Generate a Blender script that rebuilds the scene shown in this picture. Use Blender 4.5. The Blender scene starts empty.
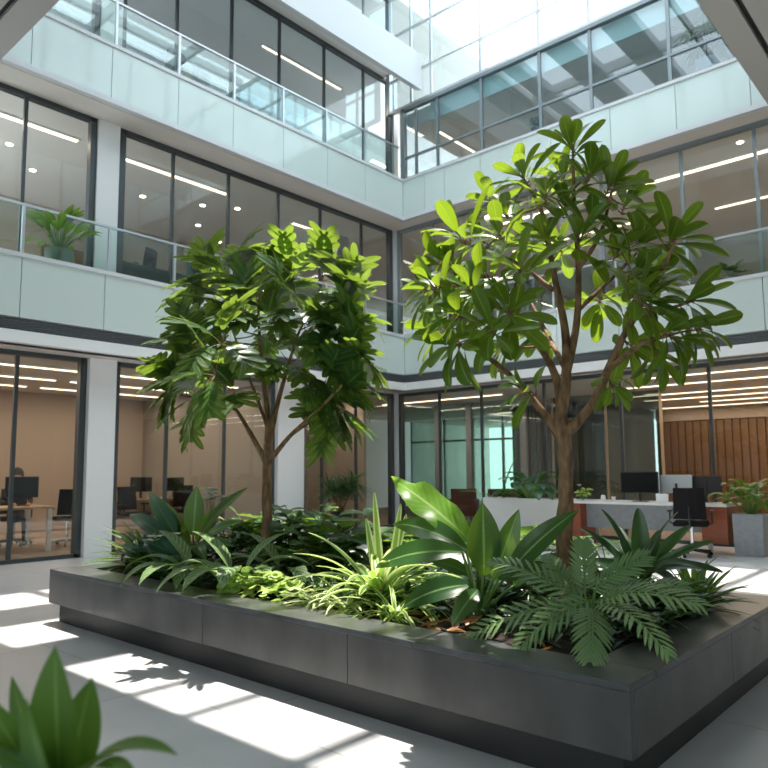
import bpy, math, random
from mathutils import Vector, Matrix
random.seed(7)
S = bpy.context.scene
COL = S.collection
V = Vector
# ------------------------------------------------------------------ camera
YAW, PITCH, ROLL = math.radians(41.66), math.radians(5.83), math.radians(-0.42)
FPX, SHY, EYE = 704.2, 15.15, V((0, 0, 1.3))
cF = V((-math.sin(YAW)*math.cos(PITCH), math.cos(YAW)*math.cos(PITCH), math.sin(PITCH)))
cR0 = V((math.cos(YAW), math.sin(YAW), 0)); cU0 = cR0.cross(cF)
cR = cR0*math.cos(ROLL)+cU0*math.sin(ROLL); cU = -cR0*math.sin(ROLL)+cU0*math.cos(ROLL)
cam = bpy.data.cameras.new('camera'); camo = bpy.data.objects.new('camera', cam); COL.objects.link(camo)
M4 = Matrix((cR, cU, -cF)).transposed().to_4x4(); M4.translation = EYE; camo.matrix_world = M4
cam.sensor_width = 36; cam.lens = FPX/768*36; cam.shift_y = SHY/768
cam.clip_start = .05; cam.clip_end = 300
cam.dof.use_dof = True; cam.dof.focus_distance = 4.4; cam.dof.aperture_fstop = 3.2
S.camera = camo
# ------------------------------------------------------------------ sky, sun, exposure
wd = bpy.data.worlds.new('sky'); S.world = wd; wd.use_nodes = True
bg = wd.node_tree.nodes['Background']; bg.inputs[0].default_value = (.86, .93, 1, 1); bg.inputs[1].default_value = 4.2
sl = bpy.data.lights.new('sun', 'SUN'); sl.energy = 10; sl.angle = math.radians(.55); sl.color = (1, .93, .84)
so = bpy.data.objects.new('sun', sl); COL.objects.link(so); so.location = (-5, 6, 30)
so.rotation_euler = V((.13, -.175, -1)).to_track_quat('-Z', 'Y').to_euler()
vs = S.view_settings; vs.view_transform = 'Standard'; vs.look = 'None'; vs.exposure = .1; vs.gamma = 1; vs.use_curve_mapping = False
cy = S.cycles; cy.max_bounces = 8; cy.transparent_max_bounces = 28; cy.diffuse_bounces = 4; cy.glossy_bounces = 4
cy.caustics_reflective = False; cy.caustics_refractive = False; cy.sample_clamp_indirect = 6; cy.use_denoising = True

def at(px, py, ax, v):
    d = cF+(px-384)/FPX*cR-(py-SHY-384)/FPX*cU
    return EYE+d*((v-EYE[ax])/d[ax])
# ------------------------------------------------------------------ materials
def mat(name, col=(.5,.5,.5), rough=.5, metal=0, spec=.5, emit=None, es=0, noise=None, bump=0, nscale=8, stretch=None):
    m = bpy.data.materials.new(name); m.use_nodes = True; nt = m.node_tree; b = nt.nodes['Principled BSDF']
    b.inputs['Base Color'].default_value = (*col, 1); b.inputs['Roughness'].default_value = rough
    b.inputs['Metallic'].default_value = metal; b.inputs['Specular IOR Level'].default_value = spec
    if emit: b.inputs['Emission Color'].default_value = (*emit, 1); b.inputs['Emission Strength'].default_value = es
    if noise or bump:
        tc = nt.nodes.new('ShaderNodeTexCoord'); n = nt.nodes.new('ShaderNodeTexNoise'); n.inputs['Scale'].default_value = nscale
        n.inputs['Detail'].default_value = 5
        if stretch:
            mp = nt.nodes.new('ShaderNodeMapping'); mp.inputs['Scale'].default_value = stretch
            nt.links.new(tc.outputs['Object'], mp.inputs[0]); nt.links.new(mp.outputs[0], n.inputs[0])
        else: nt.links.new(tc.outputs['Object'], n.inputs[0])
        if noise:
            r = nt.nodes.new('ShaderNodeValToRGB'); r.color_ramp.elements[0].position = .3; r.color_ramp.elements[1].position = .7
            r.color_ramp.elements[0].color = (*noise, 1); r.color_ramp.elements[1].color = (*col, 1)
            nt.links.new(n.outputs[0], r.inputs[0]); nt.links.new(r.outputs[0], b.inputs['Base Color'])
        if bump:
            bp = nt.nodes.new('ShaderNodeBump'); bp.inputs['Strength'].default_value = bump; bp.inputs['Distance'].default_value = .02
            nt.links.new(n.outputs[0], bp.inputs['Height']); nt.links.new(bp.outputs[0], b.inputs['Normal'])
    return m
def glass(name, tint=(.93,.96,.95), k=1.0, base=.04):
    m = bpy.data.materials.new(name); m.use_nodes = True; nt = m.node_tree; nt.nodes.clear()
    o = nt.nodes.new('ShaderNodeOutputMaterial'); mx = nt.nodes.new('ShaderNodeMixShader')
    t = nt.nodes.new('ShaderNodeBsdfTransparent'); g = nt.nodes.new('ShaderNodeBsdfGlossy'); g.inputs['Roughness'].default_value = .0
    g.inputs['Color'].default_value = (.9,.97,1,1)
    t.inputs[0].default_value = (*tint, 1); lw = nt.nodes.new('ShaderNodeLayerWeight'); lw.inputs[0].default_value = .5
    p = nt.nodes.new('ShaderNodeMath'); p.operation = 'POWER'; p.inputs[1].default_value = 4.5
    a = nt.nodes.new('ShaderNodeMath'); a.operation = 'MULTIPLY_ADD'; a.inputs[1].default_value = (1-base)*k; a.inputs[2].default_value = base*k
    a.use_clamp = True
    nt.links.new(lw.outputs['Facing'], p.inputs[0]); nt.links.new(p.outputs[0], a.inputs[0]); nt.links.new(a.outputs[0], mx.inputs[0])
    nt.links.new(t.outputs[0], mx.inputs[1]); nt.links.new(g.outputs[0], mx.inputs[2]); nt.links.new(mx.outputs[0], o.inputs[0])
    return m
def tiles(name, c1, c2, grout, w, h, rough, gap=.004, rvar=0):
    m = mat(name, c1, rough); nt = m.node_tree; b = nt.nodes['Principled BSDF']
    g = nt.nodes.new('ShaderNodeNewGeometry'); br = nt.nodes.new('ShaderNodeTexBrick'); br.offset = 0.5
    br.inputs['Scale'].default_value = 1; br.inputs['Brick Width'].default_value = w; br.inputs['Row Height'].default_value = h
    br.inputs['Mortar Size'].default_value = gap; br.inputs['Color1'].default_value = (*c1,1); br.inputs['Color2'].default_value = (*c2,1)
    br.inputs['Mortar'].default_value = (*grout,1); br.inputs['Mortar Smooth'].default_value = 0
    nt.links.new(g.outputs['Position'], br.inputs[0])
    n = nt.nodes.new('ShaderNodeTexNoise'); n.inputs['Scale'].default_value = 2.5; n.inputs['Detail'].default_value = 8
    nt.links.new(g.outputs['Position'], n.inputs[0])
    mx = nt.nodes.new('ShaderNodeMix'); mx.data_type = 'RGBA'; mx.blend_type = 'MULTIPLY'; mx.inputs[0].default_value = .35
    nt.links.new(br.outputs[0], mx.inputs[6]); 
    r = nt.nodes.new('ShaderNodeValToRGB'); r.color_ramp.elements[0].color = (.72,.72,.72,1); r.color_ramp.elements[0].position = .3; r.color_ramp.elements[1].position = .65
    nt.links.new(n.outputs[0], r.inputs[0]); nt.links.new(r.outputs[0], mx.inputs[7]); nt.links.new(mx.outputs[2], b.inputs['Base Color'])
    return m
def stone(name):
    m = mat(name, (.078,.076,.073), .3, spec=.55, noise=(.042,.041,.04), nscale=4.5, stretch=(1,1,.6))
    nt = m.node_tree; b = nt.nodes['Principled BSDF']; tc = nt.nodes.new('ShaderNodeTexCoord'); n = nt.nodes.new('ShaderNodeTexNoise')
    n.inputs['Scale'].default_value = 5; n.inputs['Detail'].default_value = 9; r = nt.nodes.new('ShaderNodeMapRange')
    r.inputs['To Min'].default_value = .2; r.inputs['To Max'].default_value = .5
    nt.links.new(tc.outputs['Object'], n.inputs[0]); nt.links.new(n.outputs[0], r.inputs[0]); nt.links.new(r.outputs[0], b.inputs['Roughness'])
    return m
def leafmat(name, dark, light, trans=(.35,.6,.05), tf=.4, rough=.35, rib=None, veins=0, vcol=None, edge=None, ew=.55, stripes=0, coat=.0, spec=.38):
    m = mat(name, dark, rough, spec=spec); nt = m.node_tree; b = nt.nodes['Principled BSDF']; N = nt.nodes.new; L = nt.links.new
    at_ = N('ShaderNodeAttribute'); at_.attribute_name = 'rnd'
    uv = N('ShaderNodeAttribute'); uv.attribute_name = 'leafuv'; sx = N('ShaderNodeSeparateXYZ'); L(uv.outputs['Vector'], sx.inputs[0])
    def math_(op, a, bb=None, c=None):
        n = N('ShaderNodeMath'); n.operation = op
        for i, x in enumerate((a, bb, c)):
            if x is None: continue
            if isinstance(x, (int, float)): n.inputs[i].default_value = x
            else: L(x, n.inputs[i])
        return n.outputs[0]
    def mixc(f, a, bb):
        n = N('ShaderNodeMix'); n.data_type = 'RGBA'
        L(f, n.inputs[0]) if not isinstance(f, float) else None
        for i, x in ((6, a), (7, bb)):
            if isinstance(x, tuple): n.inputs[i].default_value = (*x, 1)
            else: L(x, n.inputs[i])
        return n.outputs[2]
    au = math_('ABSOLUTE', sx.outputs[0])
    c = mixc(at_.outputs['Fac'], dark, light)
    if veins:
        ph = math_('MULTIPLY_ADD', sx.outputs[1], veins, math_('MULTIPLY', au, -veins*.22))
        s = math_('SINE', math_('MULTIPLY', ph, 6.283))
        f = math_('MULTIPLY', math_('GREATER_THAN', s, .35 if not stripes else -.1), .8 if stripes else .45)
        c = mixc(f, c, vcol or tuple(min(1, x*1.8+.02) for x in light))
    if edge:
        mr = N('ShaderNodeMapRange'); mr.inputs[1].default_value = ew-.06; mr.inputs[2].default_value = ew+.06; L(au, mr.inputs[0])
        c = mixc(mr.outputs[0], c, edge)
    if rib:
        f = math_('LESS_THAN', au, .07); c = mixc(f, c, rib)
    L(c, b.inputs['Base Color'])
    tr = N('ShaderNodeBsdfTranslucent'); tc_ = mixc(at_.outputs['Fac'], tuple(x*.75 for x in trans), trans)
    if edge: tc_ = mixc(mr.outputs[0], tc_, tuple(min(1, x*1.1) for x in edge))
    L(tc_, tr.inputs[0])
    mx = N('ShaderNodeMixShader'); mx.inputs[0].default_value = tf; L(b.outputs[0], mx.inputs[1]); L(tr.outputs[0], mx.inputs[2])
    L(mx.outputs[0], nt.nodes['Material Output'].inputs[0])
    return m
M = dict(
 floor=tiles('floor_stone', (.66,.665,.68), (.58,.585,.60), (.36,.36,.37), 1.6, .8, .3),
 stone=stone('dark_stone'), stonetop=mat('polished_stone', (.09,.094,.10), .3, noise=(.035,.037,.04), nscale=6),
 kick=mat('kick_metal', (.012,.012,.013), .5), joint=mat('joint', (.02,.02,.02), .7),
 white=mat('white_plaster', (.8,.81,.81), .6), ceil=mat('ceiling_paint', (.66,.62,.58), .8), soffit=mat('soffit_panel', (.47,.46,.44), .7),
 mint=mat('back_painted_glass', (.60,.69,.66), .06, spec=.6), band=mat('pale_metal_band', (.63,.65,.67), .35),
 frame=mat('charcoal_frame', (.045,.055,.06), .4), frame2=mat('grey_frame', (.22,.26,.28), .35, metal=.3), silver=mat('brushed_metal', (.52,.55,.57), .3, metal=.6),
 dgrey=mat('dark_groove', (.02,.02,.02), .6), louvre=mat('louvre_metal', (.16,.17,.18), .4, metal=.4),
 beige=mat('beige_wall', (.44,.35,.28), .7), taupe=mat('taupe_wall', (.30,.27,.24), .7), bluegrey=mat('blue_grey_wall', (.45,.48,.5), .6),
 wood=mat('oak_panels', (.19,.10,.045), .5, noise=(.145,.075,.033), nscale=3, stretch=(5,5,.35)), orange=mat('orange_panel', (.55,.16,.04), .5),
 carpet=mat('carpet', (.3,.22,.16), .9), curtain=mat('grey_curtain', (.27,.27,.27), .9),
 glass=glass('clear_glass', (.90,.93,.92), .75), upper=glass('upper_glass', (.80,.88,.90), 1., .065), mirror=glass('reflective_glass', (.82,.88,.9), 1., .09), rail=glass('rail_glass', (.88,.95,.93), 1.0, .045),
 black=mat('black_plastic', (.012,.012,.013), .45), mesh=mat('black_mesh_fabric', (.012,.012,.013), .9, spec=.1), screen=mat('black_screen', (.006,.006,.008), .15),
 chrome=mat('chrome', (.6,.6,.6), .2, metal=1), desk=mat('white_laminate', (.72,.72,.70), .35), paper=mat('white_paper', (.8,.8,.8), .6),
 lwood=mat('pale_desk_wood', (.55,.40,.26), .45, noise=(.46,.33,.2), nscale=4, stretch=(8,1,1)), terra=mat('red_brown_wood', (.30,.075,.03), .4, noise=(.22,.055,.02), nscale=5, stretch=(1,1,8)),
 potgrey=mat('grey_concrete', (.33,.35,.37), .7, noise=(.27,.29,.31), nscale=14), potwhite=mat('white_planter_finish', (.66,.68,.68), .5), potgreen=mat('sage_glaze', (.12,.2,.15), .4),
 soil=mat('soil', (.035,.022,.014), .95, noise=(.012,.008,.006), nscale=40, bump=1), sofa=mat('dark_green_fabric', (.025,.045,.042), .9),
 bark=mat('brown_bark', (.34,.2,.105), .85, noise=(.10,.055,.027), nscale=26, stretch=(1,1,.35), bump=.9), twig=mat('twig_bark', (.17,.10,.05), .8),
 skin=mat('skin', (.35,.2,.13), .5), cloth=mat('dark_clothes', (.02,.022,.03), .9), hair=mat('black_hair', (.008,.007,.007), .6),
 lamp=mat('lamp_diffuser', (.9,.8,.7), .5, emit=(1,.74,.54), es=3.2), down=mat('downlight_lens', (.9,.9,.9), .5, emit=(1,.8,.62), es=14),
 cool=mat('cool_lamp', (.9,.9,.9), .5, emit=(.85,.93,1), es=8),
 frost=mat('frosted_green_glass', (.62,.75,.68), .3), lounge=mat('brown_leather', (.13,.045,.03), .5), yellow=mat('ochre_panel', (.45,.33,.12), .6),
 dead=leafmat('dry_leaf', (.22,.09,.03), (.4,.2,.08), (.5,.25,.08), .3), petal=leafmat('white_petal', (.8,.82,.76), (.85,.86,.8), (.8,.85,.7), .3),
 stem=mat('green_stem', (.10,.2,.04), .5),
 L_right=leafmat('obovate_leaf', (.014,.048,.012), (.055,.135,.02), (.42,.62,.035), .36, .3, rib=(.2,.32,.09)),
 L_left=leafmat('lobed_leaf', (.016,.05,.018), (.05,.12,.025), (.42,.62,.06), .3, .32, rib=(.2,.33,.12)),
 L_broad=leafmat('broad_leaf', (.015,.055,.02), (.045,.13,.03), (.36,.6,.05), .3, .28, rib=(.22,.38,.14), veins=16, vcol=(.035,.11,.035)),
 L_lime=leafmat('lime_leaf', (.12,.30,.03), (.2,.4,.05), (.5,.8,.08), .45, .35, rib=(.4,.55,.2), veins=12, vcol=(.26,.45,.09)),
 L_blue=leafmat('blue_green_leaf', (.025,.075,.05), (.05,.12,.085), (.2,.45,.1), .25, .25, rib=(.1,.2,.13)),
 L_var=leafmat('striped_leaf', (.045,.12,.04), (.09,.19,.06), (.3,.5,.1), .3, .35, rib=(.3,.42,.2), veins=9, stripes=1, vcol=(.34,.46,.24)),
 L_strap=leafmat('variegated_strap', (.06,.19,.03), (.12,.3,.05), (.45,.75,.1), .4, .35, edge=(.62,.7,.28), ew=.5),
 L_cream=leafmat('cream_strap', (.25,.4,.12), (.4,.52,.2), (.6,.75,.3), .4, .4, edge=(.75,.78,.5), ew=.45),
 L_char=leafmat('chartreuse_leaf', (.3,.45,.08), (.5,.62,.22), (.6,.8,.2), .4, .4, rib=(.55,.65,.3)),
 L_fern=leafmat('fern_leaflet', (.10,.19,.07), (.22,.34,.14), (.28,.48,.1), .3, .38, rib=(.4,.5,.3)),
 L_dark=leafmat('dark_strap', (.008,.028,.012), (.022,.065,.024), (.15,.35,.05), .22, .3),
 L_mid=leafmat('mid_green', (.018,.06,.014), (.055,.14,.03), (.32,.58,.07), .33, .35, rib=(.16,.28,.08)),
)
# ------------------------------------------------------------------ mesh building
class MB:
    def __init__(s): s.v = []; s.f = []; s.uv = []; s.r = []; s.mi = []; s.cur = 0
    def add(s, vs, fs, uvs=None, r=0.):
        o = len(s.v); s.v += [tuple(x) for x in vs]; s.f += [tuple(i+o for i in f) for f in fs]; s.mi += [s.cur]*len(fs)
        s.uv += uvs if uvs else [(.5, 0)]*len(vs); s.r += [r]*len(vs)
    def box(s, x0, x1, y0, y1, z0, z1, rot=None):
        vs = [V((x, y, z)) for x in (x0, x1) for y in (y0, y1) for z in (z0, z1)]
        if rot: vs = [rot @ p for p in vs]
        s.add(vs, [(0,1,3,2),(4,6,7,5),(0,4,5,1),(2,3,7,6),(0,2,6,4),(1,5,7,3)]); return s
    def tube(s, pts, rad, k=8, caps=True):
        pts = [V(p) for p in pts]; n = len(pts)
        if isinstance(rad, (int, float)): rad = [rad]*n
        vs = []; fs = []; ref = None
        for i, p in enumerate(pts):
            t = (pts[min(i+1, n-1)]-pts[max(i-1, 0)])
            t = t.normalized() if t.length > 1e-9 else V((0,0,1))
            if ref is None: ref = t.orthogonal().normalized()
            ref = (ref-t*ref.dot(t)); ref = ref.normalized() if ref.length > 1e-6 else t.orthogonal().normalized()
            b = t.cross(ref)
            for j in range(k):
                a = 6.2832*j/k; vs.append(p+(ref*math.cos(a)+b*math.sin(a))*rad[i])
        for i in range(n-1):
            for j in range(k): fs.append((i*k+j, i*k+(j+1)%k, (i+1)*k+(j+1)%k, (i+1)*k+j))
        if caps: fs += [tuple(range(k))[::-1], tuple((n-1)*k+j for j in range(k))]
        s.add(vs, fs); return s
    def lathe(s, prof, k=24, c=(0,0,0)):
        vs = [(c[0]+r*math.cos(6.2832*j/k), c[1]+r*math.sin(6.2832*j/k), c[2]+z) for r, z in prof for j in range(k)]
        fs = [(i*k+j, i*k+(j+1)%k, (i+1)*k+(j+1)%k, (i+1)*k+j) for i in range(len(prof)-1) for j in range(k)]
        fs += [tuple(range(k))[::-1], tuple((len(prof)-1)*k+j for j in range(k))]
        s.add(vs, fs); return s
    def build(s, name, m, parent=None, origin=(0,0,0), smooth=False, bevel=0):
        me = bpy.data.meshes.new(name); o_ = V(origin)
        me.from_pydata([V(p)-o_ for p in s.v], [], s.f)
        for mm in (m if isinstance(m, (list, tuple)) else [m]): me.materials.append(M[mm] if isinstance(mm, str) else mm)
        if any(s.r) or len(set(s.uv)) > 1:
            a = me.attributes.new('rnd', 'FLOAT', 'POINT'); a.data.foreach_set('value', s.r)
            a = me.attributes.new('leafuv', 'FLOAT_VECTOR', 'POINT'); a.data.foreach_set('vector', [c for u in s.uv for c in (u[0], u[1], 0)])
        if isinstance(m, (list, tuple)): me.polygons.foreach_set('material_index', s.mi)
        if smooth: me.polygons.foreach_set('use_smooth', [True]*len(me.polygons))
        me.update()
        o = bpy.data.objects.new(name, me); COL.objects.link(o)
        if parent: o.parent = parent
        else: o.location = origin
        if bevel:
            b = o.modifiers.new('bevel', 'BEVEL'); b.width = bevel; b.segments = 2; b.limit_method = 'ANGLE'
        return o
def tag(o, label=None, cat=None, group=None, kind=None):
    if label: o['label'] = label
    if cat: o['category'] = cat
    if group: o['group'] = group
    if kind: o['kind'] = kind
    return o
def thing(name, label, cat, loc=(0,0,0), rz=0, group=None):
    o = bpy.data.objects.new(name, None); COL.objects.link(o); o.location = loc; o.rotation_euler = (0,0,rz); o.empty_display_size = .1
    return tag(o, label, cat, group)
def struct(name, mb, m, parent=None, bevel=0):
    o = mb.build(name, m, parent, bevel=bevel)
    if not parent: o['kind'] = 'structure'
    return o
def dup(root, loc=None, rz=None, label=None, group=None, scale=None):
    def cp(o, par):
        c = o.copy(); COL.objects.link(c)
        if par: c.parent = par
        for ch in [x for x in bpy.data.objects if x.parent == o]: cp(ch, c)
        return c
    r = cp(root, None)
    if loc is not None: r.location = loc
    if rz is not None: r.rotation_euler = (0,0,rz)
    if scale: r.scale = (scale,)*3
    if label: r['label'] = label
    if group: r['group'] = group
    return r
# ------------------------------------------------------------------ structure
XF, XG, YF, YG = -10.3, -11.0, 12.3, 12.8        # fascia / glazing planes, left and back
XE = 0.6
# floor
mb = MB(); mb.box(-11, 7, -7, 12.8, -.2, 0); struct('floor', mb, 'floor')
mb = MB(); mb.box(-17, -11, 1.5, 12.8, -.2, 0); mb.box(-17, XE, 12.8, 26, -.2, 0); struct('floor.001', mb, 'carpet')
# near slab overhead (soffit z=7.15) with reveal groove
def mk(name, m, *boxes, **k):
    mb = MB()
    for b in boxes: mb.box(*b)
    return struct(name, mb, m, **k)
NY, NX = 3.47, -2.55
mk('ceiling', 'soffit', (-11, NX, -7, NY-.42, 7.15, 7.5), (NX, 7, -7, NY-.42, 7.15, 7.5), (NX+.42, 7, NY-.42, 12.8, 7.15, 7.5))
mk('trim_1', 'soffit', (-11, NX+.34, NY-.34, NY, 7.15, 7.7), (NX, NX+.34, NY, 12.3, 7.15, 7.7))
mk('trim_2', 'dgrey', (-11, NX+.42, NY-.42, NY-.34, 7.22, 7.5), (NX+.34, NX+.42, NY-.34, 12.3, 7.22, 7.5))
# near facades over the slab
def near_facades():
    a = MB(); g = MB(); f = MB()
    for z0, z1 in ((7.7, 8.3), (10.1, 11.0)):
        f.box(-10.3, NX, NY-.1, NY, z0, z1); f.box(NX, NX+.1, NY, 12.3, z0, z1)
    for z0, z1 in ((8.3, 10.1), (11.0, 13.2)):
        g.box(-10.3, NX, NY-.06, NY-.04, z0, z1); g.box(NX+.04, NX+.06, NY, 12.3, z0, z1)
        x = -10.3
        while x < NX: a.box(x, x+.06, NY-.1, NY, z0, z1); x += 1.2
        y = NY
        while y < 12.3: a.box(NX, NX+.1, y, y+.06, z0, z1); y += 1.2
    struct('trim_3', f, 'band'); w = struct('window_1', a, 'frame2'); struct('pane', g, 'upper', w)
near_facades()
mk('wall_front', 'white', (-11, -4.5, -7.3, -7, 0, 7.15), (-4.5, 7, -7.3, -7, 4.0, 7.15), (-11, 7, NY-3.2, NY-3.0, 7.5, 13.2))
mk('wall_right', 'white', (7, 7.3, -7.3, 12.8, 0, 7.15), (NX+3, NX+3.2, .47, 12.8, 7.5, 13.2))
mk('wall_back.007', 'white', (.6, 7.3, 12.4, 12.8, 0, 7.5), (XE, XE+.2, 12.8, 26, 0, 13.1))
f = MB()  # unseen entrance glazing behind the camera, added to let sky light in as fill
for i in range(9): f.box(-4.5+i*1.42, -4.42+i*1.42, -7.2, -7.1, 0, 4)
f.box(-4.5, 7, -7.2, -7.1, 2.5, 2.58); w = struct('window_2', f, 'frame'); g = MB(); g.box(-4.5, 7, -7.16, -7.14, 0, 4); struct('pane', g, 'glass', w)
mk('wall_left', 'white', (-11.3, -11, -7.3, 2.2, 0, 7.15))
mk('floor.002', 'ceil', (-11, NX, .4, NY-.1, 10.1, 10.4))
# slabs / fascias, left (L) and back (B): L-shaped runs
def run(name, m, d, z0, z1, th=.1, bx=XF, by=YF, left=True, back=True, yl=-0.2):
    mb = MB()
    if left: mb.box(bx-d-th, bx-d, 2.2, by+d+th, z0, z1)
    if back: mb.box(bx-d, XE, by+d, by+d+th, z0, z1)
    return struct(name, mb, m)
def panels(name, z0, z1, lseams, bseams, m='mint'):
    mb = MB(); s = [2.2]+lseams+[YF]
    for a_, b_ in zip(s[:-1], s[1:]): mb.box(XF-.03, XF, a_+.005, b_-.005, z0, z1)
    s = [XF]+bseams+[XE]
    for a_, b_ in zip(s[:-1], s[1:]): mb.box(a_+.005, b_-.005, YF, YF+.03, z0, z1)
    o = struct(name, mb, m)
    run(name.replace('trim', 'wall').replace('_', '_spandrel_'), 'joint', .03, z0+.01, z1-.01, .05)
    return o
LS = [3.87, 5.1, 6.3, 7.45, 8.65, 9.85, 11.0]; BS = [-9.65, -9.08, -8.12, -6.44, -5.2, -4.0, -2.8, -1.6]
panels('trim_4', 3.49, 4.36, LS, BS); panels('trim_5', 7.24, 8.09, LS, BS)
run('trim_6', 'band', -.03, 4.36, 4.42, .14); run('trim_7', 'band', -.03, 8.09, 8.15, .14)   # ledge caps
run('trim_8', 'band', -.02, 7.15, 7.24, .1)
mb = MB(); 
for i in range(6):
    z = 3.30+i*.032; mb.box(XF-.12, XF-.02, 2.2, YF+.1, z, z+.016); mb.box(XF-.02, XE, YF+.02, YF+.12, z, z+.016)
mb.box(XF-.2, XF-.14, 2.2, YF+.1, 3.28, 3.5); mb.box(XF-.14, XE, YF+.14, YF+.2, 3.28, 3.5)
struct('trim_9', mb, 'louvre')
run('trim_10', 'white', -.04, 3.13, 3.30, .3)
def slab(name, z0, z1, m='white', dl=0.):
    mb = MB(); mb.box(-17, XF-.1, 2.2, 26, z0, z1); mb.box(XF-.1, XE, YF+.1, 26, z0, z1); return struct(name, mb, m)
slab('ceiling.001', 3.13, 3.3, 'ceil'); slab('floor.003', 3.32, 4.0, 'ceil'); slab('ceiling.002', 7.15, 7.24, 'ceil'); slab('floor.004', 7.26, 7.9, 'ceil')
# third level: left band projects further
X3 = -9.7
mk('trim_11', 'band', (X3-.12, X3, 2.2, YF, 10.16, 11.03))
mk('ceiling.003', 'white', (-17, X3-.12, 2.2, YF+.1, 10.98, 11.08))
mk('ceiling.004', 'ceil', (XF-.1, XE, YF+.3, 26, 9.55, 9.9))
# columns, left wall
mk('column', 'white', (XG-.05, XG+.16, 5.17, 5.62, 0, 3.13)); mk('column.001', 'white', (XG-.05, XG+.16, 9.02, 9.71, 0, 3.13))
mk('column.002', 'white', (XG-.05, XG+.1, 5.2, 5.58, 3.9, 7.15)); mk('column.003', 'white', (XG-.05, XG+.1, 5.18, 5.56, 7.9, 10.98))
for i, (z0, z1) in enumerate(((0, 3.13), (4.0, 7.15), (7.9, 10.98))): mk('column.%03d' % (4+i), 'band', (XG-.02, XG+.13, 12.66, 12.8, z0, z1))
# glazing
WN = [2]
def glaze(ax, plane, spans, z0, z1, fr='frame', gl='glass', mw=.06, transoms=(), fdep=.12, head=.07):
    """one window per span; spans = list of coordinate lists (first/last are the jambs)"""
    for sp in spans:
        WN[0] += 1; f = MB(); g = MB()
        def bx(mbb, a_, b_, p0, p1, q0, q1):
            if ax == 0: mbb.box(p0, p1, a_, b_, q0, q1)
            else: mbb.box(a_, b_, p0, p1, q0, q1)
        s = 1 if ax == 0 else -1
        p0, p1 = sorted((plane-s*fdep*.5, plane+s*fdep*.5))
        for i_, c in enumerate(sp):
            w_ = mw*(.75 if i_ in (0, len(sp)-1) else .4); q_ = fdep*.3*(i_ not in (0, len(sp)-1)); bx(f, c-w_, c+w_, p0+q_, p1-q_, z0, z1)
        bx(f, sp[0], sp[-1], p0, p1, z0, z0+.06); bx(f, sp[0], sp[-1], p0, p1, z1-head, z1)
        for t in transoms: bx(f, sp[0], sp[-1], p0+.03, p1-.03, t, t+.045)
        bx(g, sp[0], sp[-1], plane-.006, plane+.006, z0+.06, z1-head)
        w = struct('window_%d' % WN[0], f, fr); struct('pane', g, gl, w)
glaze(0, XG, [[2.2, 2.95, 4.13, 5.12], [5.68, 6.64, 7.85, 8.97], [9.76, 10.36, 11.4, 12.6]], 0, 3.13, mw=.07)
glaze(0, XG, [[2.2, 2.9, 4.09, 5.15], [5.66, 6.65, 7.86, 9.1, 10.29, 11.6, 12.6]], 4.0, 7.15, mw=.07)
glaze(0, XG, [[2.2, 3.3, 4.3, 5.14], [5.6, 6.66, 7.88, 9.1, 10.4, 11.69, 12.6]], 7.9, 10.98, mw=.07, gl='mirror')
glaze(1, YG, [[-10.85, -9.69, -8.55, -7.03, -5.43, -3.84, -2.3, -.8, XE]], 0, 3.13, mw=.07)
glaze(1, YG, [[-10.85, -9.82, -8.74, -7.2, -5.65, -4.12, -2.9, -1.5, XE]], 4.0, 7.15, fr='frame2', mw=.07)
glaze(1, YF+.12, [[-10.36, -9.97, -9.34, -8.13, -6.7, -5.6, -4.10, -2.62, -1.2, XE]], 8.15, 9.95, fr='frame2', gl='upper', mw=.08, transoms=(8.68,), head=.08)
glaze(1, YF+.12, [[-10.8, -10.1, -9.5, -8.13, -6.7, -5.6, -4.10, -2.62, -1.2, XE]], 9.95, 13.0, fr='silver', gl='upper', mw=.07, transoms=(10.75, 11.9))
glaze(0, XG+.2, [[2.2, 4.3, 6.66, 7.88, 9.1, 10.3, 11.5, 12.4]], 11.0, 13.0, fr='frame2', gl='upper', transoms=(12.0,))
# third level inside: pale spandrel strips behind glass
mk('trim_12', 'mint', (-9.6, XE, YF+.2, YF+.25, 9.45, 9.9))
# unseen roof beams above the void, widths and gaps set to shape floor sunlight
RZ = 13.3
rb = MB()
for x, w in ((-10.2,.5),(-8.65,.8),(-7.0,.8),(-5.68,.07),(-5.12,.07),(-4.2,.1),(-3.3,.12)): rb.box(x-w/2, x+w/2, NY-.2, YF+.2, RZ-.25, RZ)
for y in (5.6, 8.0, 10.4): rb.box(-10.6, NX, y, y+.1, RZ-.35, RZ-.05)
struct('sun_shaping_beams', rb, 'band')
mk('ceiling.006', 'white', (-17, -10.7, 2.2, 26, 13.1, 13.3))
mk('wall_left.001', 'bluegrey', (-14.2, -14, 2.2, 12.8, 10.3, 13.1))
# ------------------------------------------------------------------ interior walls
mk('wall_left.002', 'beige', (-16.6, -16.5, 2.2, 9.3, 0, 3.13), (-16.5, -11.1, 1.9, 2.0, 0, 3.13))
mk('wall_left.003', 'taupe', (-16.5, -11.4, 9.3, 9.4, 0, 3.13), (-14.1, -14, 9.4, 13, 0, 3.13))
mk('wall_back', 'beige', (-13.9, -11.9, 12.6, 12.7, 0, 3.13))
mk('door_1', 'paper', (-13.99, -13.93, 10.2, 10.27, 0, 2.3), (-13.99, -13.93, 11.2, 11.27, 0, 2.3), (-13.99, -13.93, 10.2, 11.27, 2.23, 2.3))
mk('wall_back.001', 'wood', (-8.2, XE, 22, 22.1, 0, 2.75)); mk('wall_back.002', 'beige', (-8.2, XE, 21.9, 22.1, 2.75, 3.13))
mb = MB()
for i in range(40): mb.box(-8.2+i*.22, -8.02+i*.22, 21.94, 22, .05, 2.72)
struct('trim_13', mb, 'wood')
mb = MB()
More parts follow.
